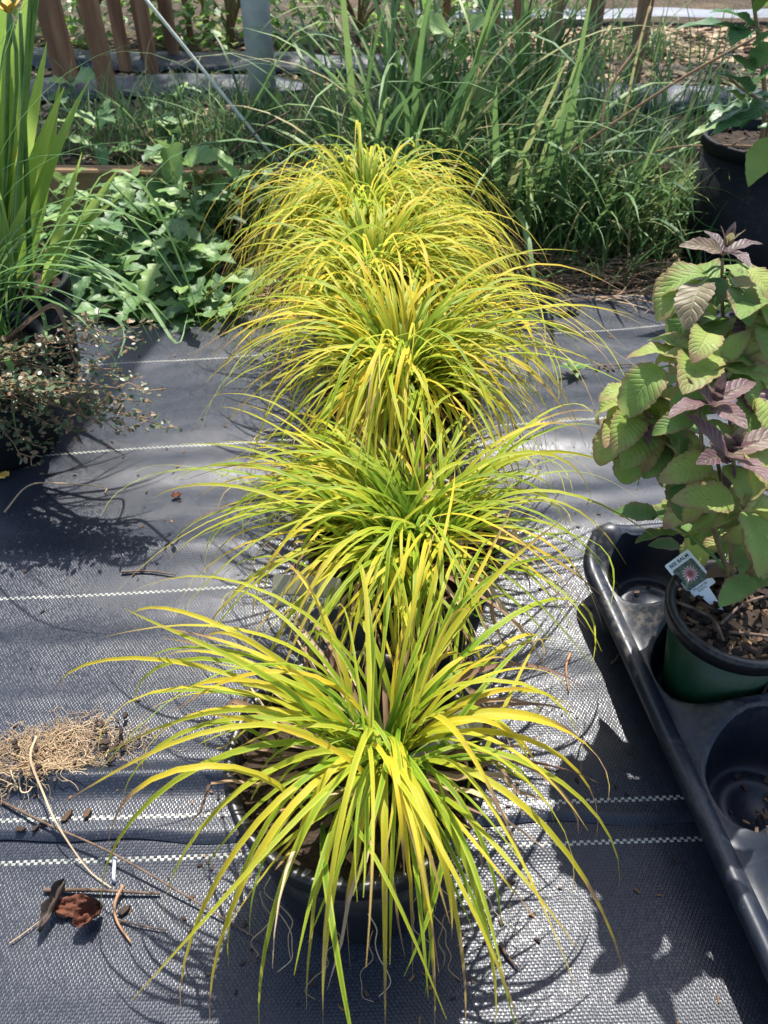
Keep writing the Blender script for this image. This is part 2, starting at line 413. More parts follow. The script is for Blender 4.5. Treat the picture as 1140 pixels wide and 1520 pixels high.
def mat_ground():
    m = N('ground_litter'); p = m.pos(); a = m.noise(5, 5, p); b = m.noise(60, 4, p); c = m.noise(230, 3, p)
    col = m.mix(m.sstep(b, .35, .65), (.035, .025, .017), (.10, .072, .045))
    col = m.mix(m.math('MULTIPLY', m.sstep(a, .45, .7), m.sstep(c, .4, .7)), col, (.24, .17, .10))
    m.set(col, .95, .15); m.bump(m.math('ADD', b, m.math('MULTIPLY', c, .6)), 1., .012); return m.m
M['ground'] = mat_ground()
M['treeleaf'] = mat_leaf('tree_leaf', [(0, (.03, .08, .02)), (.5, (.06, .13, .03)), (1, (.12, .21, .05))], trans=.35)
M['bushleaf'] = mat_leaf('bush_leaf', [(0, (.07, .15, .025)), (.5, (.17, .31, .05)), (1, (.36, .48, .13))], trans=.5)

# ------------------------------------------------------------------ the setting
def ground_z(x, y):
    return -.052 + .118 * smooth01(y, 1.90, 1.99) + (.012 * mnoise.noise(V((x * 3, y * 3, 0))) if y > 1.99 else 0)
def grid(xs, ys, zf, uvf):
    mb = MB(); vs = []; uv = []
    for y in ys:
        for x in xs: vs.append((x, y, zf(x, y))); uv.append(uvf(x, y))
    nx = len(xs)
    fs = [(j * nx + i, j * nx + i + 1, (j + 1) * nx + i + 1, (j + 1) * nx + i) for j in range(len(ys) - 1) for i in range(nx - 1)]
    mb.add(vs, fs, uv); return mb
def lin(a, b, n): return [a + (b - a) * i / n for i in range(n + 1)]
gx = [-90, -30, -12, -6] + lin(-4, 4, 80) + [6, 12, 30, 90]
gy = [-60, -20, -6, -2] + lin(-.6, 1.86, 24) + lin(1.9, 2.0, 6) + lin(2.05, 6, 70) + [8, 14, 30, 120]
tag(grid(gx, gy, ground_z, lambda x, y: (x, y)).build('ground', M['ground']), kind='structure')

def stripe_v(x, y):
    s = .035 + .125 * max(0., min(1.3, (y - .36) / .92))
    return y - s * x
def edge_far(x): return 1.50 + .03 * math.sin(x * 5) - (.12 * smooth01(-x, .1, .5))
def wr(x, y):
    q = V((x * 1.3, stripe_v(x, y) * 7.5, 0)); h = .0100 * mnoise.noise(q) + .0042 * mnoise.noise(V((x * 4, y * 16, 3))) + .0009 * mnoise.noise(V((x * 22, y * 40, 9)))
    for (yc, wd, a, x0, x1) in ((.585, .022, .004, -1, -.1), (.74, .03, .005, -.9, .9), (.80, .018, .004, .05, .9), (.92, .03, .004, -.9, -.1), (.50, .02, .0035, -.9, 1), (.45, .016, .003, -1, .3)):
        k = smooth01(x, x0, x0 + .2) * (1 - smooth01(x, x1 - .2, x1)); v = stripe_v(x, y) - yc
        h += a * k * math.exp(-(v / wd) ** 2)
    return h
def z_near(x, y): return .004 + .5 * wr(x, y) + .003 * smooth01(y, .30, .34)
def z_far(x, y):
    v = stripe_v(x, y) ; e = v - .343
    fold = .013 * math.exp(-((v - .402) / .011) ** 2) * smooth01(-x, -.05, .12)
    return .0105 + .8 * wr(x, y) + fold - .036 * (max(0., y - .94) / .56) ** 1.15 + .002 * math.exp(-(e / .01) ** 2)
xs = lin(-1.25, 1.3, 330)
near = grid(xs, lin(-.25, .40, 90), z_near, lambda x, y: (x * .999 + y * .02, y - .035 * x - .322))
tag(near.build('landscape_fabric', M['fabric']), kind='structure')
# upper sheet overlaps the near one; its hem is a little ragged and turned down
ys = lin(0, 1, 200); mb = MB(); vs = []; uv = []
for k in ys:
    for x in xs:
        y0 = .338 + .038 * x + .004 * math.sin(x * 14) + .002 * math.sin(x * 47); y1 = edge_far(x)
        y = y0 + (y1 - y0) * k; vs.append((x, y, z_far(x, y) - (.0042 if k == 0 else 0))); uv.append((x + y * .02, stripe_v(x, y) - .360))
nx = len(xs)
mb.add(vs, [(j * nx + i, j * nx + i + 1, (j + 1) * nx + i + 1, (j + 1) * nx + i) for j in range(200) for i in range(nx - 1)], uv)
tag(mb.build('landscape_fabric', M['fabric']), kind='structure')
def fz(x, y): return z_far(x, y) if y > .338 + .038 * x else z_near(x, y)
def on(px, py, lift=.002):
    p = atz(px, py, .006); p.z = fz(p.x, p.y) + lift; return p

# timber edging behind the fabric
mb = MB(); n = 26
for i in range(n + 1):
    x = -2.2 + 4.4 * i / n; dz = .004 * math.sin(i * 1.7); y = 1.93 + .02 * x
    mb.v += [(x, y - .02, -.06), (x, y - .02, .095 + dz), (x, y - .016, .10 + dz), (x, y + .02, .10 + dz), (x, y + .02, -.06)]
    mb.uv += [(x, 0)] * 5; mb.var += [.5] * 5
for i in range(n):
    for j in range(4): a = i * 5 + j; mb.f.append((a, a + 5, a + 6, a + 1))
mb.f += [(0, 1, 2, 3, 4), tuple(n * 5 + k for k in (4, 3, 2, 1, 0))]
tag(mb.build('timber_edging', M['board'], smooth=False), 'weathered tan timber edging board lying behind the weeds', 'board')

# ------------------------------------------------------------------ background: fence, post, fabric rolls, bushes, tree
def fence(name, pickets, ry, label):
    t = thing(name, (0, ry, 0), label, 'fence')
    xs_ = []
    for (px, py, wpx) in pickets:
        p = atz(px, py, .085); dep = (p - V((0, 0, CAM_H))).dot(ray(570, 760).normalized())
        wd = wpx / FPX * dep; x = p.x; xs_.append(x)
        mb = MB(); rot = Matrix.Rotation(random.uniform(-.35, .1), 3, 'Z') @ Matrix.Rotation(random.uniform(-.02, .02), 3, 'Y')
        box(mb, (x, p.y, .085 + .66), wd * .66, wd * .5, 1.34, rot)
        mb.build('picket', M['picket'], t, False, t.location)
    for z in (.95, 1.3):
        mb = MB(); box(mb, ((min(xs_) + max(xs_)) / 2, ry + .05, z), max(xs_) - min(xs_) + .3, .035, .09)
        mb.build('rail', M['picket'], t, False, t.location)
fence('picket_fence', [(2, 62, 40), (98, 128, 44), (163, 153, 34), (815, 116, 25), (866, 126, 36), (933, 122, 32)], 2.62, 'brown stained wooden picket fence with widely spaced upright boards')
fence('picket_fence', [(190, 100, 24), (214, 92, 16), (231, 104, 24), (258, 88, 22), (279, 58, 14), (306, 44, 12), (245, 62, 12), (590, 58, 16), (610, 52, 14), (660, 50, 18), (731, 62, 14), (760, 74, 17)], 3.1, 'thinner brown wooden fence standing behind the first fence')

mb = MB(); b = atz(396, 190, .09); tube(mb, [b + V((0, 0, -.03)), b + V((0, 0, .8)), b + V((0.003, 0, 2.2))], .036, 24)
tag(mb.build('steel_post', M['galv'], origin=b), 'round galvanised steel post rising behind the tall grass', 'post')

def fabric_roll(x0, x1, y, hgt, wid, label, seed):
    mb = MB(); n = 70; m_ = 12; vs = []; uv = []
    for i in range(n + 1):
        x = x0 + (x1 - x0) * i / n; yy = y + .05 * math.sin(x * 2.3 + seed) + .02 * math.sin(x * 7 + seed)
        hh = hgt * (1 + .35 * mnoise.noise(V((x * 4, seed, 0)))); end = min(1, min(i, n - i) / 4)
        for j in range(m_ + 1):
            a = math.pi * j / m_; rr = 1 + .25 * mnoise.noise(V((x * 9, j * .7, seed)))
            vs.append((x, yy - math.cos(a) * wid * rr * (.3 + .7 * end), .075 + math.sin(a) * hh * rr * end)); uv.append((x, j * wid / 5))
    mb.add(vs, [(i * (m_ + 1) + j, i * (m_ + 1) + j + 1, (i + 1) * (m_ + 1) + j + 1, (i + 1) * (m_ + 1) + j) for i in range(n) for j in range(m_)], uv)
    tag(mb.build('fabric_roll', M['roll']), label, 'ground fabric', 'bunched ground fabric by the fences')
M['roll'] = mat_plain('rolled_fabric', (.016, .018, .024), (.035, .037, .045), 9, .5, .5, .5, 40, .01)
fabric_roll(-2.3, -.25, 2.78, .032, .11, 'black ground fabric bunched behind the spaced boards near the lily', 1)
fabric_roll(-2.6, .2, 3.12, .028, .11, 'black ground fabric bunched at the foot of the thinner fence', 5)
fabric_roll(.08, 1.6, 2.62, .045, .09, 'dark ground fabric roll in front of the wood chips', 9)
# a far strip of sunlit fabric path
mb = grid(lin(.1, 3.5, 60), lin(0, 1, 12), lambda x, y: 0, lambda x, y: (x, y))
mb.v = [(x, 3.72 + .01 * x + k * .2, .112 + .012 * mnoise.noise(V((x * 3, k * 3, 2)))) for (x, k, z) in mb.v]; mb.uv = [(v[0], v[1]) for v in mb.v]
M['path'] = mat_plain('glare_fabric', (.055, .06, .07), (.10, .105, .12), 6, .45, .6, .4, 50, .004)  # black fabric, its sun glare put into a paler base colour
tag(mb.build('path', M['path']), kind='structure')

def bush(cx, cy, r, h, n, label, ms='bushleaf', name='bush', lsz=.05):
    t = thing(name, (cx, cy, .08), label, 'bush', 'bushes behind the fences'); rnd = random.Random(int(cx * 100 + cy * 977))
    st = MB(); fo = MB(); ends = []
    for i in range(9):
        a = rnd.uniform(0, 6.28); e = V((math.cos(a) * r * .6, math.sin(a) * r * .5, h * rnd.uniform(.5, .9)))
        tube(st, bez(V((0, 0, -.02)), V((0, 0, h * .2)), e * .6, e, 6), lambda k: .009 * (1 - .7 * k), 5); ends.append(e)
    for i in range(n):
        while True:
            q = V((rnd.uniform(-1, 1), rnd.uniform(-1, 1), rnd.uniform(-.95, 1)))
            if q.length < 1 and (q.length > .35): break
        c = V((q.x * r * 1.25, q.y * r * .8, max(.015, h * .38 + q.z * h * .55)))
        if mnoise.noise(c * 6 + V((cx, 0, 0))) < -.12: continue
        d = V((rnd.uniform(-1, 1), rnd.uniform(-1, 1), rnd.uniform(-.6, .5))); L = lsz * rnd.uniform(.6, 1.4)
        s = d.normalized().cross(V((0, 0, 1))).normalized() * L * .3; d = d.normalized() * L
        fo.add([c, c + d * .5 + s, c + d, c + d * .5 - s], [(0, 1, 2, 3)], [(.5, 0), (1, .5), (.5, 1), (0, .5)], rnd.random())
    st.build('stem', M['stem'], t); tag(fo.build('foliage', M[ms], t, False), kind='stuff')
bush(-1.15, 3.45, .42, .5, 1500, 'bright green shrub behind the thin fence beside the gap boards')
bush(-.60, 3.48, .38, .5, 1400, 'light green shrub behind the thin fence near the steel post')
bush(-1.8, 3.45, .45, .55, 1500, 'dark leafy shrub behind the wide brown fence board')
bush(-.1, 3.55, .4, .45, 1200, 'leafy shrub at the far end of the sunlit fabric path')
bush(.45, 4.05, .4, .45, 1200, 'low shrub past the wood chips and the sunlit path')

# tree out of frame whose crown shades the weeds
t = thing('shade_tree', (2.9, 5.3, .05), 'spreading broadleaf tree whose crown shades the weeds', 'tree')
mb = MB(); tube(mb, [V((2.9, 5.3, 0)), V((2.85, 5.3, 1.2)), V((2.7, 5.25, 2.4)), V((2.2, 5.1, 3.4))], lambda k: .13 - .06 * k, 12); mb.build('trunk', M['twig'], t, origin=t.location)
mb = MB()
for e in ((-1.8, 4.8, 4.3), (-.6, 5.2, 4.5), (.6, 4.6, 4.2), (1.4, 5.2, 4.4), (3.2, 5.0, 4.3)):
    e = V(e); tube(mb, bez(V((2.5, 5.2, 2.9)), V((2., 5.1, 3.6)), e + V((.6, 0, -.2)), e, 8), lambda k: .05 * (1 - .8 * k), 7)
mb.build('limb', M['twig'], t, origin=t.location)
mb = MB(); rnd = random.Random(4)
for i in range(3000):
    while True:
        q = V((rnd.uniform(-1, 1), rnd.uniform(-1, 1), rnd.uniform(-1, 1)))
        if q.length < 1: break
    c = V((.2 + q.x * 3.0, 4.98 + q.y * .72, 4.15 + q.z * .55))
    if mnoise.noise(V((c.x * 2.2, c.y * 2.2, c.z * 2.2))) < -.18: continue
    d = V((rnd.uniform(-1, 1), rnd.uniform(-1, 1), rnd.uniform(-.5, .3))).normalized(); s = d.cross(V((0, 0, 1))).normalized()
    L = rnd.uniform(.07, .14); mb.add([c, c + d * L * .5 + s * L * .3, c + d * L, c + d * L * .5 - s * L * .3], [(0, 1, 2, 3)], [(.5, 0), (1, .5), (.5, 1), (0, .5)], rnd.random())
tag(mb.build('crown', M['treeleaf'], t, False, t.location), kind='stuff')

# wood chips and dead straw
def chips(name, n, fx, m, seed, kind='stuff', lo=.015, hi=.05):
    rnd = random.Random(seed); mb = MB()
    for i in range(n):
        p = fx(rnd)
        if p is None: continue
        L = rnd.uniform(lo, hi); a = rnd.uniform(0, 6.28); d = V((math.cos(a), math.sin(a), rnd.uniform(-.25, .25))) * L; s = V((-math.sin(a), math.cos(a), rnd.uniform(-.3, .3))) * L * rnd.uniform(.15, .35)
        h = V((0, 0, L * .12)); k = rnd.uniform(.5, .9)
        mb.add([p - d * .5 - s, p + d * .5 - s * k, p + d * .5 + s, p - d * .5 + s * k, p - d * .45 - s + h, p + d * .45 - s * k + h, p + d * .45 + s + h, p - d * .45 + s * k + h],
               [(4, 5, 6, 7), (0, 1, 5, 4), (1, 2, 6, 5), (2, 3, 7, 6), (3, 0, 4, 7)], None, rnd.random())
    return tag(mb.build(name, m, None, False), kind=kind)
def fx_chip(r):
    x = r.uniform(.1, 2.0); y = r.uniform(2.65, 3.75); return V((x, y, ground_z(x, y) + r.uniform(.002, .014)))
chips('wood_chips', 5200, fx_chip, M['straw'], 3)
def fx_lit(r):
    x = r.uniform(-1.9, .3); y = r.uniform(1.99, 3.6); return V((x, y, ground_z(x, y) + .004)) if r.random() < .55 else None
chips('leaf_litter', 2600, fx_lit, M['straw'], 5, lo=.01, hi=.04)
rnd = random.Random(8); mb = MB()
for i in range(1500):
    x = rnd.uniform(-.3, 1.35); y = rnd.triangular(1.46, 1.92, 1.6)
    a = rnd.gauss(0, .7) + (math.pi if rnd.random() < .5 else 0); L = rnd.uniform(.05, .2)
    z = (fz(x, y) if y < 1.5 else ground_z(x, y)) + rnd.uniform(.003, .035) * smooth01(y, 1.45, 1.75) + .003
    p = V((x, y, z)); d = V((math.cos(a), math.sin(a) * .6, 0)) * L
    ribbon(mb, bez(p, p + d * .3 + V((0, 0, rnd.uniform(0, .03))), p + d * .7 + V((rnd.uniform(-.02, .02), rnd.uniform(-.02, .02), rnd.uniform(0, .02))), p + d, 5), rnd.uniform(.002, .005), lambda k: 1 - .6 * k, V((0, 0, 1)) if rnd.random() < .3 else None, 0, rnd.random(), cols=2)
tag(mb.build('dead_grass', M['dry']), kind='stuff')

# ------------------------------------------------------------------ grasses
def blade_pts(base, az, el, L, bend, n=11, drift=0., power=1.25, floor=None, cap=None, arch=None):
    pts = [V(base)]; p = V(base)
    for i in range(n):
        k = (i + .5) / n; e = el - bend * (k ** power if arch is None else k ** arch / (k ** arch + (1 - k) ** arch)); a = az + drift * k
        if e < -1.5: e = -1.5
        p = p + V((math.cos(a) * math.cos(e), math.sin(a) * math.cos(e), math.sin(e))) * (L / n)
        if floor is not None:
            f = floor(p.x, p.y)
            if p.z < f:
                p.z = f; pts.append(p.copy()); break
        pts.append(p.copy())
    return pts
zero = lambda x, y: fz(x, y) + .002 if y < 1.5 else ground_z(x, y) + .004

# dense finer grass: nobody could count it
rnd = random.Random(21); mb = MB()
def wgrass(x, y, n, h0, h1, w0, w1, spread, lean=0., out=None):
    out = out or mb
    for i in range(n):
        bx = x + rnd.gauss(0, spread); by = y + rnd.gauss(0, spread * .55)
        if by < 1.53 or (1.89 < by < 1.98): by = 1.86
        L = rnd.uniform(h0, h1); az = rnd.uniform(0, 6.28)
        pts = blade_pts((bx, by, ground_z(bx, by)), az, R(rnd.uniform(55, 89)), L, R(rnd.uniform(10, 120)), 8, rnd.uniform(-.5, .5), 1.6, lambda a_, b_: ground_z(a_, b_) + .003)
        if len(pts) > 3: ribbon(out, pts, rnd.uniform(w0, w1), grassp, None, .15, rnd.random() ** 1.3)
for (x, y, n, h0, h1, w0, w1, s) in ((.05, 1.86, 150, .2, .45, .004, .009, .14), (.35, 1.83, 190, .15, .42, .004, .009, .15), (.62, 1.8, 190, .12, .38, .004, .008, .14), (.2, 2.1, 130, .25, .5, .005, .010, .2),
                                      (.7, 2.1, 150, .15, .4, .004, .008, .2), (-.15, 1.98, 110, .1, .26, .003, .007, .14), (-.5, 2.15, 170, .08, .24, .002, .006, .17), (-.85, 2.2, 130, .06, .22, .002, .006, .18), (-.6, 2.4, 90, .08, .24, .002, .006, .2), (-.3, 2.1, 110, .1, .26, .003, .007, .12), (-.55, 1.84, 130, .08, .24, .002, .006, .16), (-.3, 1.82, 110, .12, .3, .003, .007, .12), (-.9, 1.8, 90, .08, .22, .002, .005, .15),
                                      (-.35, 2.45, 40, .1, .25, .002, .006, .12), (1.0, 2.0, 80, .15, .35, .004, .008, .15), (.5, 1.66, 110, .05, .16, .002, .004, .2), (.85, 1.6, 50, .04, .12, .002, .004, .12),
                                      (.95, 3.2, 90, .06, .2, .004, .008, .1), (.45, 2.45, 60, .15, .4, .004, .009, .2)):
    wgrass(x, y, int(n * 1.45), h0, h1, w0, w1, s)
tag(mb.build('tall_grass', M['grass']), kind='stuff')

def tussock(x, y, n, h0, h1, w0, w1, label, azs=None, els=(48, 88), bends=(20, 150), spread=.045):
    z = ground_z(x, y); t = thing('grass_tussock', (x, y, z), label, 'grass', 'coarse grass tussocks before the fences')
    for i in range(n):
        m = MB(); bx = x + rnd.gauss(0, spread); by = y + rnd.gauss(0, spread)
        if 1.885 < by < 1.985: by = 1.87
        az = rnd.uniform(0, 6.28) if azs is None else rnd.choice(azs) + rnd.gauss(0, .5)
        pts = blade_pts((bx, by, ground_z(bx, by) - .005), az, R(rnd.uniform(*els)), rnd.uniform(h0, h1), R(rnd.uniform(*bends)), 10, rnd.uniform(-.4, .4), 1.7, lambda a_, b_: ground_z(a_, b_) + .003)
        if len(pts) < 4: continue
        ribbon(m, pts, rnd.uniform(w0, w1), grassp, None, .2, rnd.random())
        m.build('blade', M['grass'], t, True, t.location)
tussock(-.03, 1.86, 65, .35, 0.76, 0.007, 0.019, 'tall coarse grass tussock in front of the steel post')
tussock(.10, 1.84, 86, .35, 0.81, 0.007, 0.020, 'tall arching grass tussock behind the farthest golden sedge')
tussock(.30, 1.82, 74, .3, 0.71, 0.007, 0.019, 'broad bladed grass tussock before the dark fabric roll')
tussock(.52, 1.80, 63, 0.19, 0.45, 0.006, 0.017, 'leaning grass tussock below the widely spaced fence boards')
tussock(.10, 2.15, 48, .4, 0.76, 0.007, 0.019, 'upright grass tussock beyond the timber edging beside the steel post')
tussock(.78, 1.9, 42, 0.15, 0.37, 0.005, 0.015, 'grass tussock growing beside the big black pot')
tussock(.36, 2.2, 51, 0.30, 0.58, 0.007, 0.017, 'tall grass tussock beyond the timber edging, before the wood chips', els=(68, 89), bends=(5, 80))

def strap(pts, wdt, label, cat='grass', name='long_grass', m='grass', var=.6, group='single long grass blades'):
    mb = MB(); ribbon(mb, crom(pts, 5), wdt, grassp, None, .2, var)
    return tag(mb.build(name, M[m]), label, cat, group)

# ------------------------------------------------------------------ leafy weeds
def weed(x, y, n, h, Ls, shape, label, m='weed', name='leafy_weed', spread=1., els=(-10, 55), ratio=.55, up=True, dr=(.3, 1.2), teeth=.0, na=14):
    z = ground_z(x, y); t = thing(name, (x, y, z), label, 'weed', 'leafy weeds before the fences')
    ns = max(2, n // 7); k = 0
    for s in range(ns):
        a = rnd.uniform(0, 6.28); e = V((math.cos(a) * h * .5 * spread, math.sin(a) * h * .4 * spread, h * rnd.uniform(.6, 1.)))
        b0 = V((x, y, z - .01)); sp = bez(b0, b0 + V((0, 0, h * .3)), b0 + e * .7, b0 + e, 8)
        mb = MB(); tube(mb, sp, lambda q: .0032 * (1 - .5 * q), 6); mb.build('stem', M['gstem'], t, True, t.location)
        per = n // ns
        for i in range(per):
            q = .15 + .85 * (i + rnd.random() * .5) / per; p = sp[min(8, int(q * 8))]
            az = i * 2.4 + rnd.uniform(-.4, .4); el = R(rnd.uniform(*els)); L = Ls * rnd.uniform(.65, 1.25) * (1.1 - .4 * q)
            d = V((math.cos(az) * math.cos(el), math.sin(az) * math.cos(el), math.sin(el)))
            mb = MB(); leaf(mb, p + d * .004, d, V((0, 0, 1)), L, L * ratio * rnd.uniform(.85, 1.15), shape(rnd), .2, rnd.uniform(*dr), 0, na, rnd.random(), teeth, wave=.18)
            mb.build('leaf', M[m], t, True, t.location)
lob = lambda r: lobed(r.choice((3, 4)), .5, r.uniform(0, 1))
tooth = lambda r: lobed(5, .28, r.uniform(0, 2))
for (px, py, n, h, L, lab) in ((215, 455, 20, .10, .11, 'lobed green weed sprawling behind the lily pot'), (290, 455, 22, .09, .12, 'low lobed weed sprawling next to the golden sedges'),
                               (255, 405, 24, .13, .12, 'bushy lobed weed in the middle of the weed patch'), (325, 395, 22, .12, .11, 'lobed weed rising beside the farthest golden sedge'),
                               (205, 390, 18, .14, .12, 'lobed weed against the timber edging by the lily'), (300, 350, 20, .16, .10, 'upright lobed weed in front of the timber edging'),
                               (150, 430, 20, .10, .11, 'lobed weed squeezed against the back of the lily pot'), (165, 375, 18, .13, .12, 'tall lobed weed half hidden by the lily leaves'),
                               (330, 450, 18, .08, .12, 'flat lobed weed spreading over the far fabric hem'), (262, 360, 20, .15, .12, 'full leaved lobed weed below the large upright leaf'), (232, 335, 16, .16, .11, 'lobed weed leaning on the timber edging'),
                               (300, 320, 18, .20, .11, 'tall lobed weed hiding the middle of the timber edging'), (370, 320, 18, .20, .10, 'tall lobed weed behind the farthest sedge'), (190, 330, 16, .20, .12, 'tall lobed weed in front of the edging by the lily tips'), (120, 400, 16, .12, .11, 'lobed weed peeping out behind the reed blades'),
                               (350, 345, 16, .14, .10, 'small toothed weed between timber edging and farthest sedge')):
    p = atz(px, py, 0); weed(p.x, min(p.y, 1.86), n, h + (.09 if py < 400 else .03), L, lob if rnd.random() < .7 else tooth, lab)
def tall_weed(px, py, Y, tops, label, Ls=.1, m='weed', var=None):
    z = ground_z(px_ := aty(px, py, Y).x, Y); t = thing('broadleaf_weed', (px_, Y, z), label, 'weed', 'tall broadleaf weeds in the grass')
    b0 = V((px_, Y, z - .01)); top = aty(*tops[-1][:2], Y)
    sp = bez(b0, b0.lerp(top, .35) + V((.02, 0, 0)), b0.lerp(top, .7) - V((.02, 0, 0)), top, 10)
    mb = MB(); tube(mb, sp, lambda k: .004 * (1 - .4 * k), 6); mb.build('stem', M['gstem'], t, True, t.location)
    for (lx, ly, tx, ty, wr_) in [q for q in tops if len(q) == 5]:
        p = aty(lx, ly, Y); e = aty(tx, ty, Y - .06); d = e - p
        mb = MB(); leaf(mb, p, d, V((0, -.5, .8)), d.length, d.length * wr_, ovate, .2, .5, 0, 12, rnd.uniform(.5, .95), .06, wave=.15); mb.build('leaf', M[m], t, True, t.location)
        k = min(range(11), key=lambda i: (sp[i] - p).length)
        mb = MB(); tube(mb, [sp[k], (sp[k] + p) / 2 + V((0, 0, .006)), p], .0015, 5); mb.build('leaf_stalk', M['gstem'], t, True, t.location)
tall_weed(676, 230, 2.02, [(668, 45, 625, 25, .8), (680, 55, 715, 22, .9), (655, 100, 610, 112, .7), (690, 130, 738, 160, .75), (660, 150, 618, 162, .5), (672, 62, 690, 78, .8), (690, 185, 715, 205, .6), (676, 30, 0)[:2]], 'broadleaf weed with pale heart shaped leaves standing in the tall grass')
tall_weed(252, 330, 1.84, [(258, 285, 252, 215, .75), (258, 290, 200, 262, .5), (270, 238, 318, 222, .5), (240, 320, 196, 305, .5), (255, 330, 300, 300, .5), (262, 280, 215, 300, .4), (262, 235, 0)[:2]], 'broadleaf weed with one large upright leaf before the timber edging')
tall_weed(385, 190, 2.2, [(380, 165, 362, 140, .8), (392, 160, 412, 138, .8), (385, 150, 392, 120, .7), (380, 175, 350, 165, .6), (385, 135, 0)[:2]], 'short broadleaf weed at the foot of the steel post')
tall_weed(110, 200, 2.3, [(105, 125, 75, 112, .6), (110, 120, 132, 105, .7), (108, 135, 70, 140, .4), (108, 115, 0)[:2]], 'pale weed sprig at the foot of the widest fence board')

for (x_, y_, n_, h_, L_, lab) in ((-.95, 2.1, 14, .18, .09, 'weed beyond the edging below the widest fence board'), (-.72, 2.06, 14, .2, .10, 'weed growing just beyond the timber edging behind the lily'), (-.5, 2.08, 14, .2, .09, 'weed beyond the edging beneath the taut string'),
                                   (-.33, 2.3, 12, .18, .08, 'weed beside the foot of the steel post'), (-.62, 2.35, 12, .15, .08, 'low weed in front of the bunched fabric'), (.5, 2.08, 14, .25, .09, 'leafy weed among grass beyond the edging before the wood chips'), (.85, 2.15, 14, .22, .09, 'leafy weed behind the big black pot')):
    weed(x_, y_, n_, h_, L_, tooth, lab, name='roadside_weed', ratio=.45)
strap([aty(585, 300, 1.75), aty(605, 215, 1.75), aty(600, 150, 1.72), aty(578, 122, 1.68)], .016, 'blue green grass blade standing bent over beside the farthest sedge', var=.42)
strap([aty(330, 240, 1.9), aty(375, 160, 1.85), aty(425, 75, 1.8), aty(480, 52, 1.75), aty(560, 95, 1.72)], .012, 'long grass blade arching across the steel post', var=.5)
strap([aty(765, 350, 1.66), aty(770, 290, 1.66), aty(778, 225, 1.68)], .011, 'upright blue green grass blade standing apart before the timber edging', var=.42)
strap([aty(905, 265, 1.72), aty(990, 285, 1.66), aty(1040, 330, 1.62), aty(1075, 345, 1.6)], .010, 'grass blade arching over in front of the big black pot', var=.42)
strap([aty(1000, 160, 1.9), aty(985, 130, 1.9), aty(930, 60, 1.88), aty(915, -10, 1.86)], .012, 'bright grass blade leaning across the fence boards', var=.42)
strap([atz(745, 405, .012), atz(790, 416, .02), atz(838, 400, .015)], .016, 'flat dark grass blade lying on the fabric hem beside the farthest sedge', var=.2)

# fallen string and bare branch
mb = MB(); a = aty(205, -15, 2.05); b_ = aty(372, 196, 2.02); c_ = aty(420, 250, 1.99); tube(mb, lin_ := [a + (c_ - a) * (i / 10) for i in range(11)], .0038, 8)
# run it to a peg in the soil and up to the first fence rail
tag(mb.build('guy_string', M['string']), 'taut pale string running diagonally down through the weeds', 'string')
mb = MB(); ps = [aty(205, 350, 1.78), aty(265, 305, 1.80), aty(320, 250, 1.84), aty(378, 198, 1.88), aty(430, 165, 1.95)]; tube(mb, crom(ps, 5), lambda k: .0042 * (1 - .5 * k), 7)
tag(mb.build('bare_branch', M['twig']), 'thin bare branch leaning through the weeds at the timber edging', 'branch')
mb = MB(); ps = [aty(905, 258, 1.76), aty(985, 222, 1.72), aty(1060, 216, 1.70), aty(1140, 218, 1.68)]; tube(mb, crom(ps, 5), .002, 6)
tag(mb.build('dry_stalk', M['dry']), 'straight dry grass stalk leaning over the big black pot rim', 'stalk', 'dry stalks in the weeds')
mb = MB(); ps = [aty(895, 245, 1.8), aty(893, 190, 1.84), aty(905, 130, 1.9), aty(945, 70, 1.95), aty(965, 10, 2.)]; tube(mb, crom(ps, 5), .0035, 6)
tag(mb.build('dry_stalk', M['dry']), 'thick crooked dry stalk standing before the spaced fence boards', 'stalk', 'dry stalks in the weeds')
mb = MB(); ps = [aty(800, 260, 1.8), aty(990, 130, 1.76), aty(1140, 45, 1.72)]; tube(mb, crom(ps, 5), .003, 6)
tag(mb.build('dry_stalk', M['dry']), 'long slanting stalk crossing the leaves of the potted perennial', 'stalk', 'dry stalks in the weeds')

# ------------------------------------------------------------------ pots
def pot(t, c, Rr, H, rb, m, rim_h=.022, soil=.022, seg=64, rimm=None):
    c = V(c)
    mb = MB(); rr = Rr - .0045
    prof = [(.002, .004), (rb * .8, .004), (rb - .004, 0.0), (rb, .006), (rr - (rr - rb) * .12, H - rim_h), (rr - (rr - rb) * .1 - .002, H - rim_h), (rr - .002, H - .003), (rr - .0045, H - .003), (rr - .006, H - rim_h), (rb, H * .4)]
    lathe(mb, prof, c, seg); pb = mb.build('pot', m, t, True, t.location)
    mb = MB(); lathe(mb, [(rr - .0015, H - rim_h), (Rr - .001, H - rim_h - .001), (Rr, H - rim_h * .5), (Rr + .0012, H - .004), (Rr + .0002, H), (Rr - .003, H + .0005), (rr - .0045, H - .002), (rr - .0055, H - rim_h)], c, seg)
    r_ = mb.build('rim', rimm or m, pb, True, t.location)
    mb = MB(); vs = []; uv = []; n = 10
    for k in range(n + 1):
        for j in range(seg):
            a = 2 * math.pi * j / seg; q = k / n * (rr - .006)
            p = c + V((q * math.cos(a), q * math.sin(a), H - soil)); p.z += .004 * mnoise.noise(p * 60) + .006 * (1 - k / n); vs.append(p); uv.append((p.x, p.y))
    mb.add(vs, [(k * seg + j, k * seg + (j + 1) % seg, (k + 1) * seg + (j + 1) % seg, (k + 1) * seg + j) for k in range(n) for j in range(seg)], uv)
    s_ = mb.build('soil', M['soil'], t, True, t.location)
    return pb

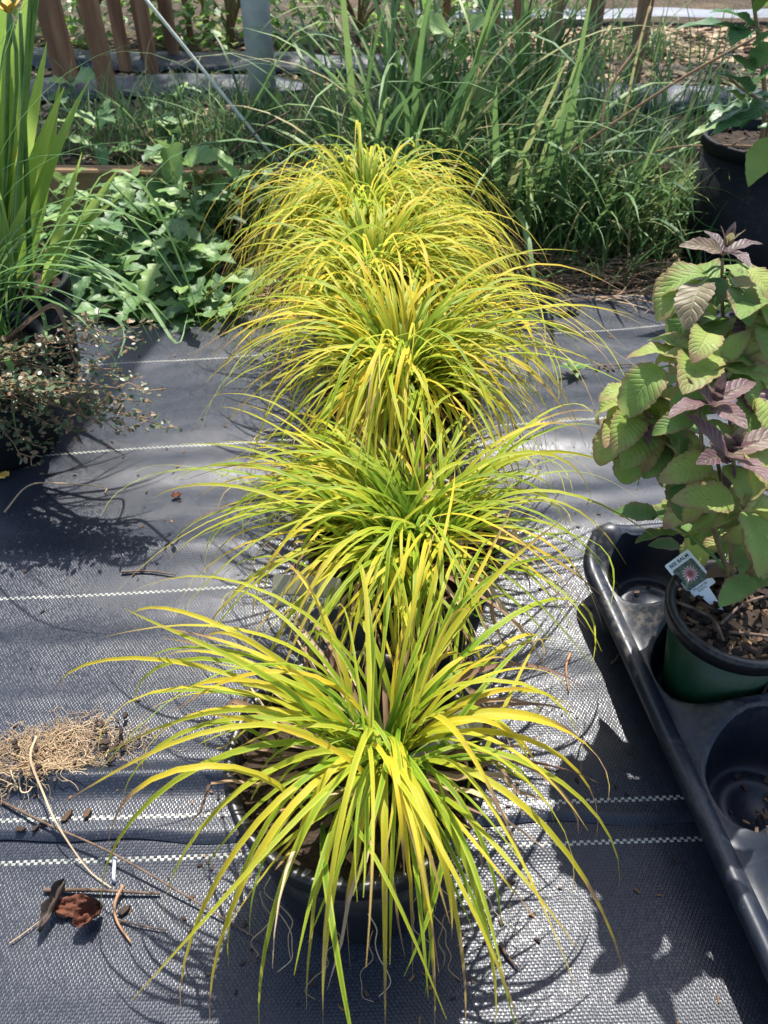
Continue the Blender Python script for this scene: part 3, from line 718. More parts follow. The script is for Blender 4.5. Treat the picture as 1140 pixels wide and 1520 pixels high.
def pot_chips(t, c, Rr, z, n, seed, big=1.):
    r = random.Random(seed); mb = MB()
    for i in range(n):
        a = r.uniform(0, 6.28); q = math.sqrt(r.random()) * Rr; p = V(c) + V((q * math.cos(a), q * math.sin(a), z + r.uniform(.001, .008)))
        L = r.uniform(.006, .016) * big; rot = Matrix.Rotation(r.uniform(0, 6.28), 3, 'Z') @ Matrix.Rotation(r.uniform(-.6, .6), 3, 'X') @ Matrix.Rotation(r.uniform(-.6, .6), 3, 'Y')
        box(mb, p, L, L * r.uniform(.3, .6), L * .22, rot, r.random())
    tag(mb.build('bark_mulch', M['bark'], t, False, t.location), kind='stuff')

# ------------------------------------------------------------------ golden sedges in a row
POT_R, POT_H, POT_B = .102, .17, .080
def sedge(cx, cy, nb, label, seed, extra=0, hand=(), Lr=(.2, .40), crown=(0, 0), ndry=14, wr_=(.0045, .0078), el=(38, 88), bends=(55, 165), bias=None, greens=.0, basesp=.022, arch=(1.3, 2.2), xlim=None):
    r = random.Random(seed)
    z0 = fz(cx, cy) + .001
    t = thing('potted_sedge', (cx, cy, z0), label, 'potted sedge', 'golden sedges in a row')
    pot(t, (cx, cy, z0), POT_R, POT_H, POT_B, M['pot'])
    pot_chips(t, (cx, cy, z0), POT_R - .018, POT_H - .02, 60, seed, .9)
    cr = V((cx + crown[0], cy + crown[1], z0 + POT_H - .022)); rimz = z0 + POT_H + .004
    def clear(pts):
        for p in pts[1:]:
            q = math.hypot(p.x - cx, p.y - cy)
            if abs(q - POT_R) < .012 and p.z < rimz: p.z = rimz + .002
            elif q < POT_R + .006 and q > POT_R and p.z < rimz: p.x = cx + (p.x - cx) * (POT_R + .008) / q; p.y = cy + (p.y - cy) * (POT_R + .008) / q
        return pts
    def gen(w0, w1, short=1.):
        a = r.uniform(0, 2 * math.pi); a += .25 * math.sin(3 * a + seed)
        if bias is not None and r.random() < .3: a = bias + r.gauss(0, .6)
        rr = abs(r.gauss(0, basesp)); b = cr + V((math.cos(a + r.gauss(0, 1.2)) * rr, math.sin(a + r.gauss(0, 1.2)) * rr, 0))
        e = R(el[0] + (el[1] - el[0]) * r.random() ** .8); L = r.uniform(*Lr) * short
        bd = min(e + R(86), R(r.uniform(*bends)) * (1.08 if e > R(70) else .85))
        pts = clear(blade_pts(b, a, e, L * (1.15 if r.random() < .12 else 1.), bd, 13, r.gauss(0, .4), 1., zero, None, r.uniform(*arch)))
        v = min(1, max(0, r.gauss(.47 - greens, .34) - (.25 if short < .8 else 0)))
        return pts, r.uniform(w0, w1), v, r.gauss(0, .5)
    k = 0
    while k < nb:
        pts, wd, v, tw = gen(*wr_, short=(1. if r.random() < .78 else .6))
        if len(pts) < 6: continue
        if xlim and not all(xlim[0] < proj(p_)[0] < xlim[1] for p_ in pts[6:]): continue
        mb = MB(); ribbon(mb, pts, wd, grassp, None, .3, v, tw); mb.build('blade', M['blade'], t, True, t.location); k += 1
    for (px, py, tz, H, sp, v) in hand:
        tip = atz(px, py, tz); h = V((tip.x - cr.x, tip.y - cr.y, 0)); D = h.length
        a = math.atan2(h.y, h.x); b = cr + V((math.cos(a) * .012, math.sin(a) * .012, 0))
        dr_ = max(0, b.z - tip.z); pts = clear(bez(b, b + h * .30 + V((0, 0, H * 1.25)), tip - h * (sp * .6) + V((0, 0, H * .8 + dr_ * .85)) if dr_ > .02 else tip - h * sp + V((0, 0, H * .6)), tip, 13))
        mb = MB(); ribbon(mb, pts, r.uniform(.0044, .0064), grassp, None, .35, v, r.gauss(0, .5)); mb.build('blade', M['blade'], t, True, t.location)
    for i in range(ndry):
        a = r.uniform(0, 6.28); b = cr + V((math.cos(a), math.sin(a), 0)) * r.uniform(.015, .04)
        pts = clear(blade_pts(b, a, R(r.uniform(25, 60)), r.uniform(.09, .19), R(r.uniform(80, 150)), 9, r.gauss(0, .8), 1., zero))
        if len(pts) < 5: continue
        mb = MB(); ribbon(mb, pts, r.uniform(.004, .007), grassp, None, .7, r.random(), r.gauss(0, 2)); mb.build('dead_blade', M['dry'], t, True, t.location)
    if extra:
        mb = MB()
        for i in range(extra):
            pts, wd, v, tw = gen(wr_[0] * .7, wr_[1] * .85)
            if len(pts) > 5: ribbon(mb, pts, wd, grassp, None, .3, v, tw)
        tag(mb.build('blade', M['blade'], t, True, t.location), kind='stuff')
    # roots and threads hanging down the pot
    mb = MB()
    for i in range(12):
        a = r.uniform(3.6, 5.9); p = V((cx + math.cos(a) * (POT_R + .004), cy + math.sin(a) * (POT_R + .004), z0 + POT_H * r.uniform(.6, 1.)))
        ps = [p]
        for q in range(6): ps.append(ps[-1] + V((r.uniform(-.012, .012) + math.cos(a) * .002, math.sin(a) * .003, -.02)))
        ps = [V((q.x, q.y, max(q.z, z0 + .003))) for q in ps]
        tube(mb, crom(ps, 4), r.uniform(.0003, .0006), 4, r.random())
    tag(mb.build('loose_roots', M['root'], t, True, t.location), kind='stuff')
    return t

hand1 = [(82, 1058, .10, .10, .10, .75), (185, 1252, .03, .10, .1, .45), (150, 1354, .01, .09, .25, .35), (268, 1505, .05, .10, .2, .8), (212, 1150, .12, .09, .1, .8), (190, 922, .20, .10, .1, .7),
         (312, 1525, .04, .10, .2, .85), (385, 1530, .03, .10, .2, .3), (455, 1500, .05, .09, .2, .5), (520, 1440, .06, .08, .05, .7), (572, 1540, .04, .10, .15, .7), (612, 1455, .06, .09, .1, .8),
         (645, 1530, .03, .09, .15, .6), (690, 1535, .03, .10, .15, .8), (735, 1530, .03, .09, .15, .4), (932, 1474, .008, .08, .4, .7), (915, 1335, .03, .08, .1, .45), (885, 1245, .06, .08, .1, .8), (903, 1190, .10, .09, .1, .9),
         (868, 1112, .14, .08, .1, .75), (842, 1022, .18, .09, .15, .7), (880, 985, .06, .12, .1, .3), (420, 850, .38, .05, .35, .9), (535, 845, .39, .03, .35, .6), (700, 908, .33, .05, .35, .85), (655, 930, .33, .05, .3, .8),
         (765, 985, .26, .06, .3, .9), (300, 950, .28, .07, .2, .7), (250, 1045, .18, .09, .15, .85), (500, 900, .36, .03, .35, .3), (560, 870, .36, .03, .35, .75), (340, 1440, .05, .1, .15, .3), (240, 1400, .04, .09, .2, .5),
         (800, 1180, .12, .09, .1, .95), (600, 1300, .2, .1, .1, .9), (430, 1390, .06, .1, .1, .75), (480, 1540, .04, .1, .2, .5), (205, 1075, .16, .09, .1, .7), (230, 990, .2, .09, .12, .55)]
sedge(-.022, .320, 118, 'golden sedge in black pot with hanging pale roots, end of row beside brown dead leaf', 101, 0, hand1, (.14, .31), (.022, .012), 56, (.0032, .0058), (36, 86), (60, 168), greens=.02, arch=(.9, 2.1), xlim=(90, 900), basesp=.030)
sedge(.022, .568, 225, 'golden sedge in black pot, second in the row, beside the black growing tray', 102, 170, (), (.13, .295), (.004, .0), 60, (.0034, .0058), (34, 82), (90, 165), bias=2.8, greens=.12, basesp=.03, arch=(1.0, 1.8))
sedge(.022, .835, 260, 'golden sedge in black pot, middle one of the five in the row', 103, 260, (), (.18, .365), (.0, .0), 34, (.0040, .0068), (50, 89), (95, 170), greens=-.03, arch=(1.2, 2.2))
sedge(-.014, 1.095, 265, 'golden sedge in black pot, second from the far end of the row', 104, 280, (), (.18, .37), (.0, .0), 14, (.0040, .0068), (52, 89), (110, 172), bias=.4, greens=-.03, arch=(1.3, 2.3))
sedge(-.030, 1.345, 270, 'golden sedge in black pot, last of the row, next to the weeds', 105, 320, (), (.22, .40), (.0, .0), 12, (.0038, .0064), (56, 89), (120, 174), greens=-.03, arch=(1.4, 2.4))

# ------------------------------------------------------------------ growing tray
TC = V((.338, .482, 0)); ta = math.atan(.134); tF = V((math.sin(ta), -math.cos(ta), 0)); tR = V((math.cos(ta), math.sin(ta), 0)); PIT = .130
NR, NC = 5, 3
tz = .014
torig = TC - tF * PIT * 1.5 - tR * PIT * .5          # far inner corner of the tray
tt = thing('growing_tray', torig + V((0, 0, tz)), 'black plastic growing tray with round wells beside the golden sedges', 'plant tray')
def tw(v, u, z): return torig + tR * v + tF * u + V((0, 0, tz + z))
LU, LV = NR * PIT, NC * PIT
def zdeck(v, u):
    d = min(v, LV - v, u + .02, LU - u + .02); z = .052 + .042 * smooth01(d, 0, .06)
    for (cv, cu) in ((.012, .004), (LV - .012, .004)): z += .030 * math.exp(-((v - cv) ** 2 + (u - cu) ** 2) / .024 ** 2)
    return z
SEG = 40; WR = .0595
deck = MB()
def sq(a):
    c, s = math.cos(a), math.sin(a); k = 1 / max(abs(c), abs(s)); return c * k, s * k
for i in range(NR):
    for j in range(NC):
        cu, cv = (i + .5) * PIT, (j + .5) * PIT
        vs = []
        for q in range(5):
            f = q / 4
            for s_ in range(SEG):
                a = 2 * math.pi * s_ / SEG; cx_, cy_ = math.cos(a) * WR, math.sin(a) * WR; sx, sy = sq(a); sx *= PIT / 2; sy *= PIT / 2
                v_ = cv + cx_ + (sx - cx_) * f; u_ = cu + cy_ + (sy - cy_) * f
                lipz = -.004 * (1 - min(1, f * 4)) 
                vs.append(tw(v_, u_, zdeck(v_, u_) + lipz))
        deck.add(vs, [(q * SEG + s_, q * SEG + (s_ + 1) % SEG, (q + 1) * SEG + (s_ + 1) % SEG, (q + 1) * SEG + s_) for q in range(4) for s_ in range(SEG)])
        wl = MB(); vs = []; prof = [(1.0, None), (.985, None), (.93, .03), (.86, .012), (.80, .004), (.70, .002), (.62, .006), (.40, .006), (.38, .003), (.02, .003)]
        for k, (rf, zz) in enumerate(prof):
            for s_ in range(SEG):
                a = 2 * math.pi * s_ / SEG; v_ = cv + math.cos(a) * WR; u_ = cu + math.sin(a) * WR; zt = zdeck(v_, u_) - .004
                z = zt + (.0 if k == 0 else -.006) if zz is None else zz
                vs.append(tw(cv + math.cos(a) * WR * rf, cu + math.sin(a) * WR * rf, z))
        wl.add(vs, [(q * SEG + s_, q * SEG + (s_ + 1) % SEG, (q + 1) * SEG + (s_ + 1) % SEG, (q + 1) * SEG + s_) for q in range(len(prof) - 1) for s_ in range(SEG)])
        wl.build('well', M['tray'], tt, True, tt.location)
dk = deck.build('deck', M['tray'], tt, True, tt.location)
# rolled rim and skirt round the tray, with rounded corners
per = []
rc = .048; e = .004
for (cv, cu, a0) in ((rc - e, rc - e, math.pi), (LV - rc + e, rc - e, 1.5 * math.pi), (LV - rc + e, LU - rc + e, 0), (rc - e, LU - rc + e, .5 * math.pi)):
    for k in range(9):
        a = a0 + .5 * math.pi * k / 8; per.append((cv + rc * math.cos(a), cu + rc * math.sin(a), math.cos(a), math.sin(a)))
full = []
for k in range(len(per)):
    p, q = per[k], per[(k + 1) % len(per)]; dist = math.hypot(q[0] - p[0], q[1] - p[1]); n = max(1, int(dist / .012))
    for i in range(n): full.append(tuple(p[x] + (q[x] - p[x]) * i / n for x in range(4)))
mb = MB(); vs = []; prof = [(-.006, .001), (.0, .006), (.006, .008), (.011, .0065), (.0135, .001), (.0135, -.006), (.0115, -.0085), (.009, -.007)]
for (v_, u_, nx_, ny_) in full:
    zz = zdeck(max(0, min(LV, v_)), max(0, min(LU, u_)))
    zz = .05 + (zz - .05) * .55
    for (o_, h_) in prof: vs.append(tw(v_ + nx_ * o_, u_ + ny_ * o_, zz + h_))
m_ = len(prof); nf = len(full)
mb.add(vs, [(i * m_ + j, ((i + 1) % nf) * m_ + j, ((i + 1) % nf) * m_ + j + 1, i * m_ + j + 1) for i in range(nf) for j in range(m_ - 1)])
mb.build('rim', M['tray'], tt, True, tt.location)

# ------------------------------------------------------------------ bee balm
BC = V((.338, .482, tz + .006)); BH = .142; BR = .0665
bt = thing('potted_bee_balm', BC, 'bee balm with purple tinged toothed leaves in green pot set in the tray', 'potted plant')
pot(bt, BC, BR, BH, .040, M['gpot'], .016, .016, 56, M['pot'])
pot_chips(bt, BC, BR - .010, BH - .016, 190, 61, 1.1)
bs = BC + V((0.012, 0.012, BH - .018))
rb = random.Random(77)
def bstem(ps, rad=.0024, m='stem'):
    mb = MB(); q = crom(ps, 6); tube(mb, q, lambda k: rad * (1 - .45 * k), 7); mb.build('stem', M[m], bt, True, bt.location); return q
hand_leaf = False
def bleaf(p, d, L, W=.56, var=None, m='balm', droop=None, fold=.25, roll=0., curl=0.):
    if not hand_leaf and m == 'balm': L *= .82; droop = (droop or 1.) * 1.15
    var = None if var is None else min(1, max(0, var + rb.gauss(.06, .16)))
    if not hand_leaf:
        for k in (.2, .5, .8, 1.):
            x_, y_ = proj(p + d.normalized() * L * k - V((0, 0, .3 * L * k * k)))
            if (985 < x_ < 1068 and 800 < y_ < 1000) or y_ > 885 or (y_ > 825 and x_ < 1080): return
    mb = MB(); leaf(mb, p, d, V((0, 0, 1)), L, L * W, ovate, fold, rb.uniform(.5, 1.5) if droop is None else droop, curl, 18, rb.uniform(.2, .9) if var is None else var, .045, wave=.10, roll=roll + rb.gauss(0, .25))
    mb.build('leaf', M[m], bt, True, bt.location)
def whorl(p, axis, n, L, az0, var=None, m='balm', el=20, droop=None, W=.56):
    for i in range(n):
        a = az0 + 2 * math.pi * i / n + rb.gauss(0, .15); e_ = R(el + rb.gauss(0, 10)); d = V((math.cos(a) * math.cos(e_), math.sin(a) * math.cos(e_), math.sin(e_)))
        # short petiole
        bleaf(p + d * .006, d + axis * .15, L * rb.uniform(.8, 1.15), W, var, m, droop)
def tuft(p, axis, s=1.):
    ax = axis.normalized()
    for i in range(4):
        a = i * math.pi / 2 + rb.uniform(-.2, .2) + .4; side = V((math.cos(a), math.sin(a), 0)); bleaf(p, side + ax * .7, .05 * s * rb.uniform(.8, 1.15), .38, rb.uniform(.1, .7), 'balm_purple', rb.uniform(.4, 1.1))
    for i in range(4):
        a = i * math.pi / 2 + 1.2; side = V((math.cos(a), math.sin(a), 0)); bleaf(p + ax * .006, side * .45 + ax, .026 * s, .4, rb.uniform(.2, .9), 'balm_purple', .2)
    for i in range(2): bleaf(p + ax * .008, V((.12 * (1 - 2 * i), .1, 0)) + ax, .02 * s, .45, .15, 'balm_purple', 0.)
# stem targets: (pixel path at given forward distances)
def ysh(px, py, Y):
    if py > 800: return Y
    return Y + .035 if Y >= .49 else Y + .045 + .065 * smooth01(1040 - px, 0, 90)
def path(*q):
    q = [(x, y, ysh(x, y, Y)) for x, y, Y in q]
    return [bs + V((rb.uniform(-.012, .012), rb.uniform(-.012, .012), 0))] + [aty(*k) for k in q]
S1 = bstem(path((1100, 800, .52), (1085, 640, .54), (1078, 520, .55), (1072, 450, .555), (1072, 385, .555)))
S2 = bstem(path((1065, 800, .47), (1020, 700, .46), (975, 640, .455), (945, 600, .45)))
S3 = bstem(path((1085, 820, .47), (1075, 740, .45), (1066, 690, .435), (1056, 655, .43)))
S4 = bstem(path((1060, 790, .45), (1045, 720, .44), (1040, 640, .45), (1033, 590, .46)))
S5 = bstem(path((1130, 780, .48), (1150, 690, .46), (1110, 610, .47), (1070, 560, .49), (1035, 545, .50)), .0028)
S6 = bstem(path((1080, 850, .50), (1030, 800, .50), (985, 770, .50)), .002, 'gstem')
S7 = bstem(path((1120, 830, .43), (1120, 780, .40), (1100, 750, .395)))
S8 = bstem(path((1150, 800, .50), (1165, 650, .52), (1160, 520, .53), (1150, 470, .535)))
S9 = bstem(path((1110, 870, .45), (1118, 850, .42), (1125, 835, .41)), .002)
up = V((0, 0, 1))
# top stem
tuft(S1[-1] + V((0, 0, .004)), V((0, -.1, 1)), .75)
whorl(S1[-5], up, 4, .062, .3, .22, el=10, droop=1.3); whorl(S1[-9], up, 4, .068, 1.0, .3, el=5, droop=1.1); whorl(S1[-14], up, 4, .072, .2, .35, el=0, droop=.9)
# reaching left
whorl(S2[-1], V((-.4, 0, .6)), 4, .055, 2.6, .75, el=5, droop=1.9); whorl(S2[-4], up, 4, .062, 2.2, .6, el=15, droop=1.8); whorl(S2[-8], up, 4, .066, 2.9, .35, el=5, droop=1.6); whorl(S2[-13], up, 4, .07, 2.4, .45, el=0, droop=1.2)
# purple tufts
tuft(S3[-1] + V((0, -.03, .008)), V((0, -.35, 1)), .95); whorl(S3[-6], up, 4, .055, .6, .8, el=-5, droop=1.0); whorl(S3[-12], up, 3, .066, 1.4, .75, el=-10, droop=.9)
tuft(S4[-1] + V((0, -.03, .012)), V((-.1, -.3, 1)), .85); whorl(S4[-5], up, 4, .05, .4, .5, el=5, droop=1.1)
# right arching stem
whorl(S5[-1], V((-.6, 0, .3)), 4, .07, 2.9, .6, el=20, droop=1.0); whorl(S5[-7], up, 4, .075, .7, .45, el=15, droop=1.0)
whorl(S6[-1], V((-.5, 0, .2)), 3, .055, 2.7, .05, el=0, droop=.5); whorl(S6[-6], up, 4, .058, 3.1, .1, el=0, droop=.6)
whorl(S7[-1], up, 4, .068, 4.9, .9, el=5, droop=1.0); whorl(S7[-6], up, 4, .06, 4.1, .6, el=-5, droop=.9)
whorl(S8[-1], up, 4, .085, .4, .55, el=20, droop=.9);
whorl(S9[-1], up, 3, .045, 3.6, .6, el=5, droop=.9)
# the signature leaves
hand_leaf = True
def pleaf(px, py, Y, tx, ty, Y2, W, var, m='balm', droop=.7, roll=0., fold=.22):
    p = aty(px, py, ysh(px, py, Y)); e_ = aty(tx, ty, ysh(tx, ty, Y2) if ty <= 800 and py <= 800 else Y2 + ysh(px, py, Y) - Y); d = (e_ - p) * .86; L = d.length * (1 + droop * droop * .05)
    s = d.cross(up).normalized(); n_ = s.cross(d).normalized()
    bleaf(p, d + n_ * d.length * droop * .48, L, W, var, m, droop, fold, roll)
pleaf(1130, 745, .40, 1118, 848, .355, .62, .95, droop=.7)
for a_ in ((1047, 418, .55, 1016, 478, .53, .62, .25, 1.2), (1060, 412, .545, 1060, 462, .52, .7, .2, .9), (1078, 422, .55, 1128, 462, .54, .55, .3, 1.2), (1075, 482, .55, 1020, 480, .53, .55, .25, .8), (1080, 490, .55, 1135, 475, .54, .55, .4, .8),
           (945, 588, .45, 880, 592, .44, .62, .6, 1.5), (938, 600, .45, 893, 640, .44, .6, .55, 1.0), (935, 592, .46, 1003, 562, .47, .62, .85, 1.1), (952, 605, .45, 1015, 590, .44, .6, .5, 1.3), (960, 610, .445, 922, 678, .43, .66, .45, 1.3),
           (972, 622, .44, 1005, 660, .43, .7, .35, 1.2), (985, 640, .44, 958, 708, .425, .72, .2, .5), (1008, 645, .44, 1000, 712, .425, .62, .3, .8), (928, 660, .45, 950, 728, .44, .55, .15, .9), (1000, 730, .48, 965, 700, .47, .55, .1, .7),
           (1055, 700, .43, 1022, 765, .41, .6, .75, 1.0), (1075, 720, .425, 1090, 790, .40, .6, .8, 1.0), (1030, 610, .47, 1075, 600, .47, .6, .45, 1.), (1095, 630, .47, 1140, 610, .46, .62, .55, .9), (1090, 670, .45, 1135, 690, .43, .66, .6, .9), (1120, 790, .42, 1075, 815, .40, .6, .8, 1.0), (1040, 745, .46, 1075, 770, .44, .6, .5, .8)):
    pleaf(*a_[:8], droop=a_[8])
pleaf(1098, 762, .41, 1048, 785, .40, .55, .8, droop=.9)
pleaf(1040, 700, .43, 1020, 790, .41, .55, .85, droop=.8)
pleaf(1120, 860, .415, 1058, 905, .40, .62, .35, droop=.9)
pleaf(1010, 770, .49, 918, 765, .47, .36, .02, droop=.4)
pleaf(1010, 810, .50, 955, 812, .49, .42, .05, droop=.4)
pleaf(1045, 795, .56, 1003, 850, .545, .6, .15, droop=.6)
pleaf(1075, 790, .55, 1045, 835, .54, .5, .3, droop=.5)
pleaf(1090, 800, .54, 1075, 850, .53, .6, .25, droop=.5)
pleaf(1110, 800, .52, 1095, 845, .50, .6, .15, droop=.6)
pleaf(985, 650, .45, 950, 720, .43, .62, .3, droop=1.0)
pleaf(1010, 690, .44, 1000, 755, .42, .6, .25, droop=.9)
pleaf(1078, 545, .50, 975, 530, .49, .42, .7, droop=1.0)
pleaf(1060, 545, .48, 1135, 490, .50, .45, .75, droop=.8)
pleaf(1145, 560, .50, 1075, 575, .49, .5, .5, droop=.6)
pleaf(1090, 842, .515, 1040, 860, .50, .55, .3, 'balm_brown', droop=.5)
for a_ in ((1120, 800, .47, 1085, 850, .45, .62, .3, .8), (1135, 815, .46, 1140, 870, .43, .6, .45, .8), (1100, 790, .49, 1062, 830, .475, .6, .2, .7), (1085, 775, .5, 1040, 800, .49, .6, .35, .8), (1110, 820, .5, 1100, 862, .485, .66, .15, .6), (1140, 780, .46, 1118, 835, .43, .6, .75, .9), (1060, 770, .52, 1020, 815, .51, .6, .2, .7), (1150, 850, .45, 1100, 880, .43, .55, .4, .8)):
    pleaf(*a_[:8], droop=a_[8])
pleaf(1085, 690, .43, 1075, 735, .41, .45, .5, 'balm_purple', droop=.4)
allst = [p_ for S_ in (S1, S2, S3, S4, S5, S6, S7, S8) for p_ in S_]
cnt = 0
while cnt < 72:
    px, py = rb.uniform(905, 1160), rb.uniform(400, 815); lim = 1020 if py < 530 else (905 if py < 690 else 975)
    if px < lim or (py > 800 and px < 1060) or (1005 < px < 1110 and 575 < py < 720): continue
    Yb = rb.uniform(.52, .60) - .10 * smooth01(px, 1060, 1150) * smooth01(py, 500, 700); p_ = aty(px, py, Yb); n_ = min(allst, key=lambda q_: (q_ - p_).length)
    if (n_ - p_).length > .055: continue
    p_ = n_.lerp(p_, .6); o_ = V((p_.x - n_.x, p_.y - n_.y, 0)); o_ = o_.normalized() if o_.length > .004 else V((rb.uniform(-1, 1), rb.uniform(-1, .4), 0)).normalized()
    L_ = rb.uniform(.034, .056); d_ = (o_ + V((rb.gauss(0, .3), rb.gauss(-.2, .3), rb.uniform(-.5, .5)))).normalized()
    if proj(p_ + d_ * L_ - V((0, 0, .02)))[1] > 850: continue
    mb = MB(); tube(mb, [n_, n_.lerp(p_, .5) + V((0, 0, .003)), p_], .0009, 5); mb.build('leaf_stalk', M['gstem'], bt, True, bt.location)
    bleaf(p_, d_, L_, rb.uniform(.56, .72), rb.uniform(.15, .95), 'balm' if rb.random() > .07 else 'balm_purple', rb.uniform(.6, 1.7)); cnt += 1
# surface rootlets in the pot
mb = MB()
for (q) in (((1000, 897), (1030, 908), (1058, 925), (1072, 955)), ((1068, 930), (1095, 905), (1120, 893), (1145, 888)), ((1080, 942), (1110, 945), (1150, 950))):
    tube(mb, crom([atz(*k, BC.z + BH - .008) + V((0, 0, .004)) for k in q], 5), .0016, 6, .3)
mb.build('surface_stem', M['twig'], bt, True, bt.location)

# plant tag
def card(t, c, ux, uy, w_, h_, m, name, parent, lift, rad=0., uvs=True, th=.0006):
    n = ux.cross(uy).normalized(); mb = MB()
    c = V(c) + n * lift
    pts = []
    for (sx, sy, a0) in ((1, 1, 0), (-1, 1, .5 * math.pi), (-1, -1, math.pi), (1, -1, 1.5 * math.pi)):
        for k in range(5 if rad else 1):
            a = a0 + .5 * math.pi * k / 4; pts.append((sx * (w_ / 2 - rad) + rad * math.cos(a) * (1 if rad else 0), sy * (h_ / 2 - rad) + rad * math.sin(a) * (1 if rad else 0)))
    k = len(pts); uv = [(x / w_ + .5, y / h_ + .5) for x, y in pts]
    mb.add([c + ux * x + uy * y for x, y in pts] + [c + ux * x + uy * y - n * th for x, y in pts], [tuple(range(k)), tuple(range(2 * k - 1, k - 1, -1))] + [(i, i + k, (i + 1) % k + k, (i + 1) % k) for i in range(k)], uv + uv)
    return mb.build(name, m, parent, False, t.location)
def text(t, s, c, ux, uy, size, m, parent, lift, bold=0.):
    cu = bpy.data.curves.new('lettering', 'FONT'); cu.body = s; cu.size = size; cu.align_x = 'CENTER'; cu.align_y = 'CENTER'; cu.offset = bold; cu.resolution_u = 2
    ob = bpy.data.objects.new('lettering', cu); C.objects.link(ob)
    dg = bpy.context.evaluated_depsgraph_get(); me = bpy.data.meshes.new_from_object(ob.evaluated_get(dg)); bpy.data.objects.remove(ob)
    n = ux.cross(uy).normalized(); c = V(c) + n * lift - t.location
    for v in me.vertices: q = v.co.copy(); v.co = c + ux * q.x + uy * q.y
    me.materials.clear(); me.materials.append(m)
    o = bpy.data.objects.new('lettering', me); C.objects.link(o); o.parent = parent; return o
pc = atz(1024, 852, tz + BH + .010)
q_ux = (atz(1035, 822, pc.z + .03) - atz(1000, 843, pc.z + .025)).normalized()
facing = (camo.location - pc).normalized()
q_ux = V((.81, .58 * math.sin(PITCH), .58 * math.cos(PITCH)))
q_ux = (q_ux - facing * q_ux.dot(facing)).normalized(); q_uy = facing.cross(q_ux).normalized()
tg = thing('plant_tag', pc - q_uy * .03, 'white plant tag with flower picture stuck in the bee balm pot', 'plant tag')
PW, PH = .028, .041
cd = card(tg, pc, q_ux, q_uy, PW, PH, M['card'], 'card', tg, 0, .0015)
card(tg, pc - q_uy * .0005, q_ux, q_uy, PW * .82, PH * .60, M['photo'], 'picture', tg, .0007, .002)
text(tg, 'BEE BALM', pc + q_uy * PH * .39, q_ux, q_uy, .0050, M['print'], tg, .0005, .0001)
text(tg, 'Monarda', pc - q_uy * PH * .37, q_ux, q_uy, .0042, M['print'], tg, .0005)
text(tg, 'didyma', pc - q_uy * PH * .44, q_ux, q_uy, .0034, M['print'], tg, .0005)
mb = MB(); b0 = pc - q_uy * PH * .5; 
mb.add([b0 - q_ux * .006, b0 + q_ux * .006, b0 + q_ux * .002 - q_uy * .03, b0 - q_ux * .002 - q_uy * .03], [(0, 1, 2, 3)]); mb.build('spike', M['card'], tg, False, tg.location)

# tags of the sedge pots
def sedge_tag(px, py, z, wpx, hpx, rotd, label, words, oval=False):
    c = atz(px, py, z); dep = (c - camo.location).length; w_ = wpx / FPX * dep; h_ = hpx / FPX * dep
    f = (camo.location - c).normalized(); f = (f * .7 + V((0, -.3, .15))).normalized(); ux = V((1, 0, 0)); ux = Matrix.Rotation(R(rotd), 3, f) @ ux; ux = (ux - f * ux.dot(f)).normalized(); uy = f.cross(ux)
    t = thing('plant_tag', c - uy * h_ * .5, label, 'plant tag')
    card(t, c, ux, uy, w_, h_, M['cardtan'], 'card', t, 0, min(w_, h_) * (.48 if oval else .12))
    if oval:
        for k in range(7): card(t, c + uy * h_ * (.3 - .1 * k), ux, uy, w_ * .6, h_ * .012, M['printgrey'], 'print_line', t, .0004, 0)
    else:
        card(t, c - uy * h_ * .27, ux, uy, w_ * .94, h_ * .34, M['printgrey'], 'print_band', t, .0008, 0)
        text(t, words, c - uy * h_ * .27, ux, uy, h_ * .26, M['printwhite'], t, .0012, .0001)
    mb = MB(); b0 = c - uy * h_ * .5; mb.add([b0 - ux * .005, b0 + ux * .005, b0 + ux * .002 - uy * .03, b0 - ux * .002 - uy * .03], [(0, 1, 2, 3)]); mb.build('spike', M['cardtan'], t, False, t.location)
sedge_tag(676, 1085, .185, 42, 84, -58, 'oval pale tag with lines of print in the sedge pot by the dead leaf', '', True)
sedge_tag(455, 878, .19, 100, 46, -4, 'tan tag with dark printed band behind the foremost sedge', 'EVERCOLOR')
sedge_tag(555, 668, .185, 62, 40, 6, 'tan tag with dark printed band in the middle sedge pot', 'EVERCOLOR')

# ------------------------------------------------------------------ the lily and reed pots
def place_pot(name, x, y, Rr, H, rb_, label, cat, seed, grp=None):
    z0 = (fz(x, y) if y < 1.45 else ground_z(x, y)) + .001
    t = thing(name, (x, y, z0), label, cat, grp); pot(t, (x, y, z0), Rr, H, rb_, M['oldpot']); pot_chips(t, (x, y, z0), Rr - .018, H - .02, 60, seed); return t, z0
lt, lz = place_pot('potted_lily', -.615, 1.175, .10, .17, .078, 'broad sword leaved lily with yellow bloom in black pot', 'potted plant', 31)
rl = random.Random(12)
def lleaf(t, b, px, py, Y, W, var, bow=.04, m='lily', shape=sword, dz=0.):
    e_ = aty(px, py, Y); mid = b.lerp(e_, .5) + V((bow, 0, dz)); pts = bez(b, b.lerp(mid, .66), mid.lerp(e_, .4), e_, 12)
    mb = MB(); ribbon(mb, pts, W, shape, V((1, rl.uniform(-.9, .9), 0)), .35, var, rl.uniform(-.5, .5)); mb.build('leaf', M[m], t, True, t.location)
lb = V((-.60, 1.175, lz + .15))
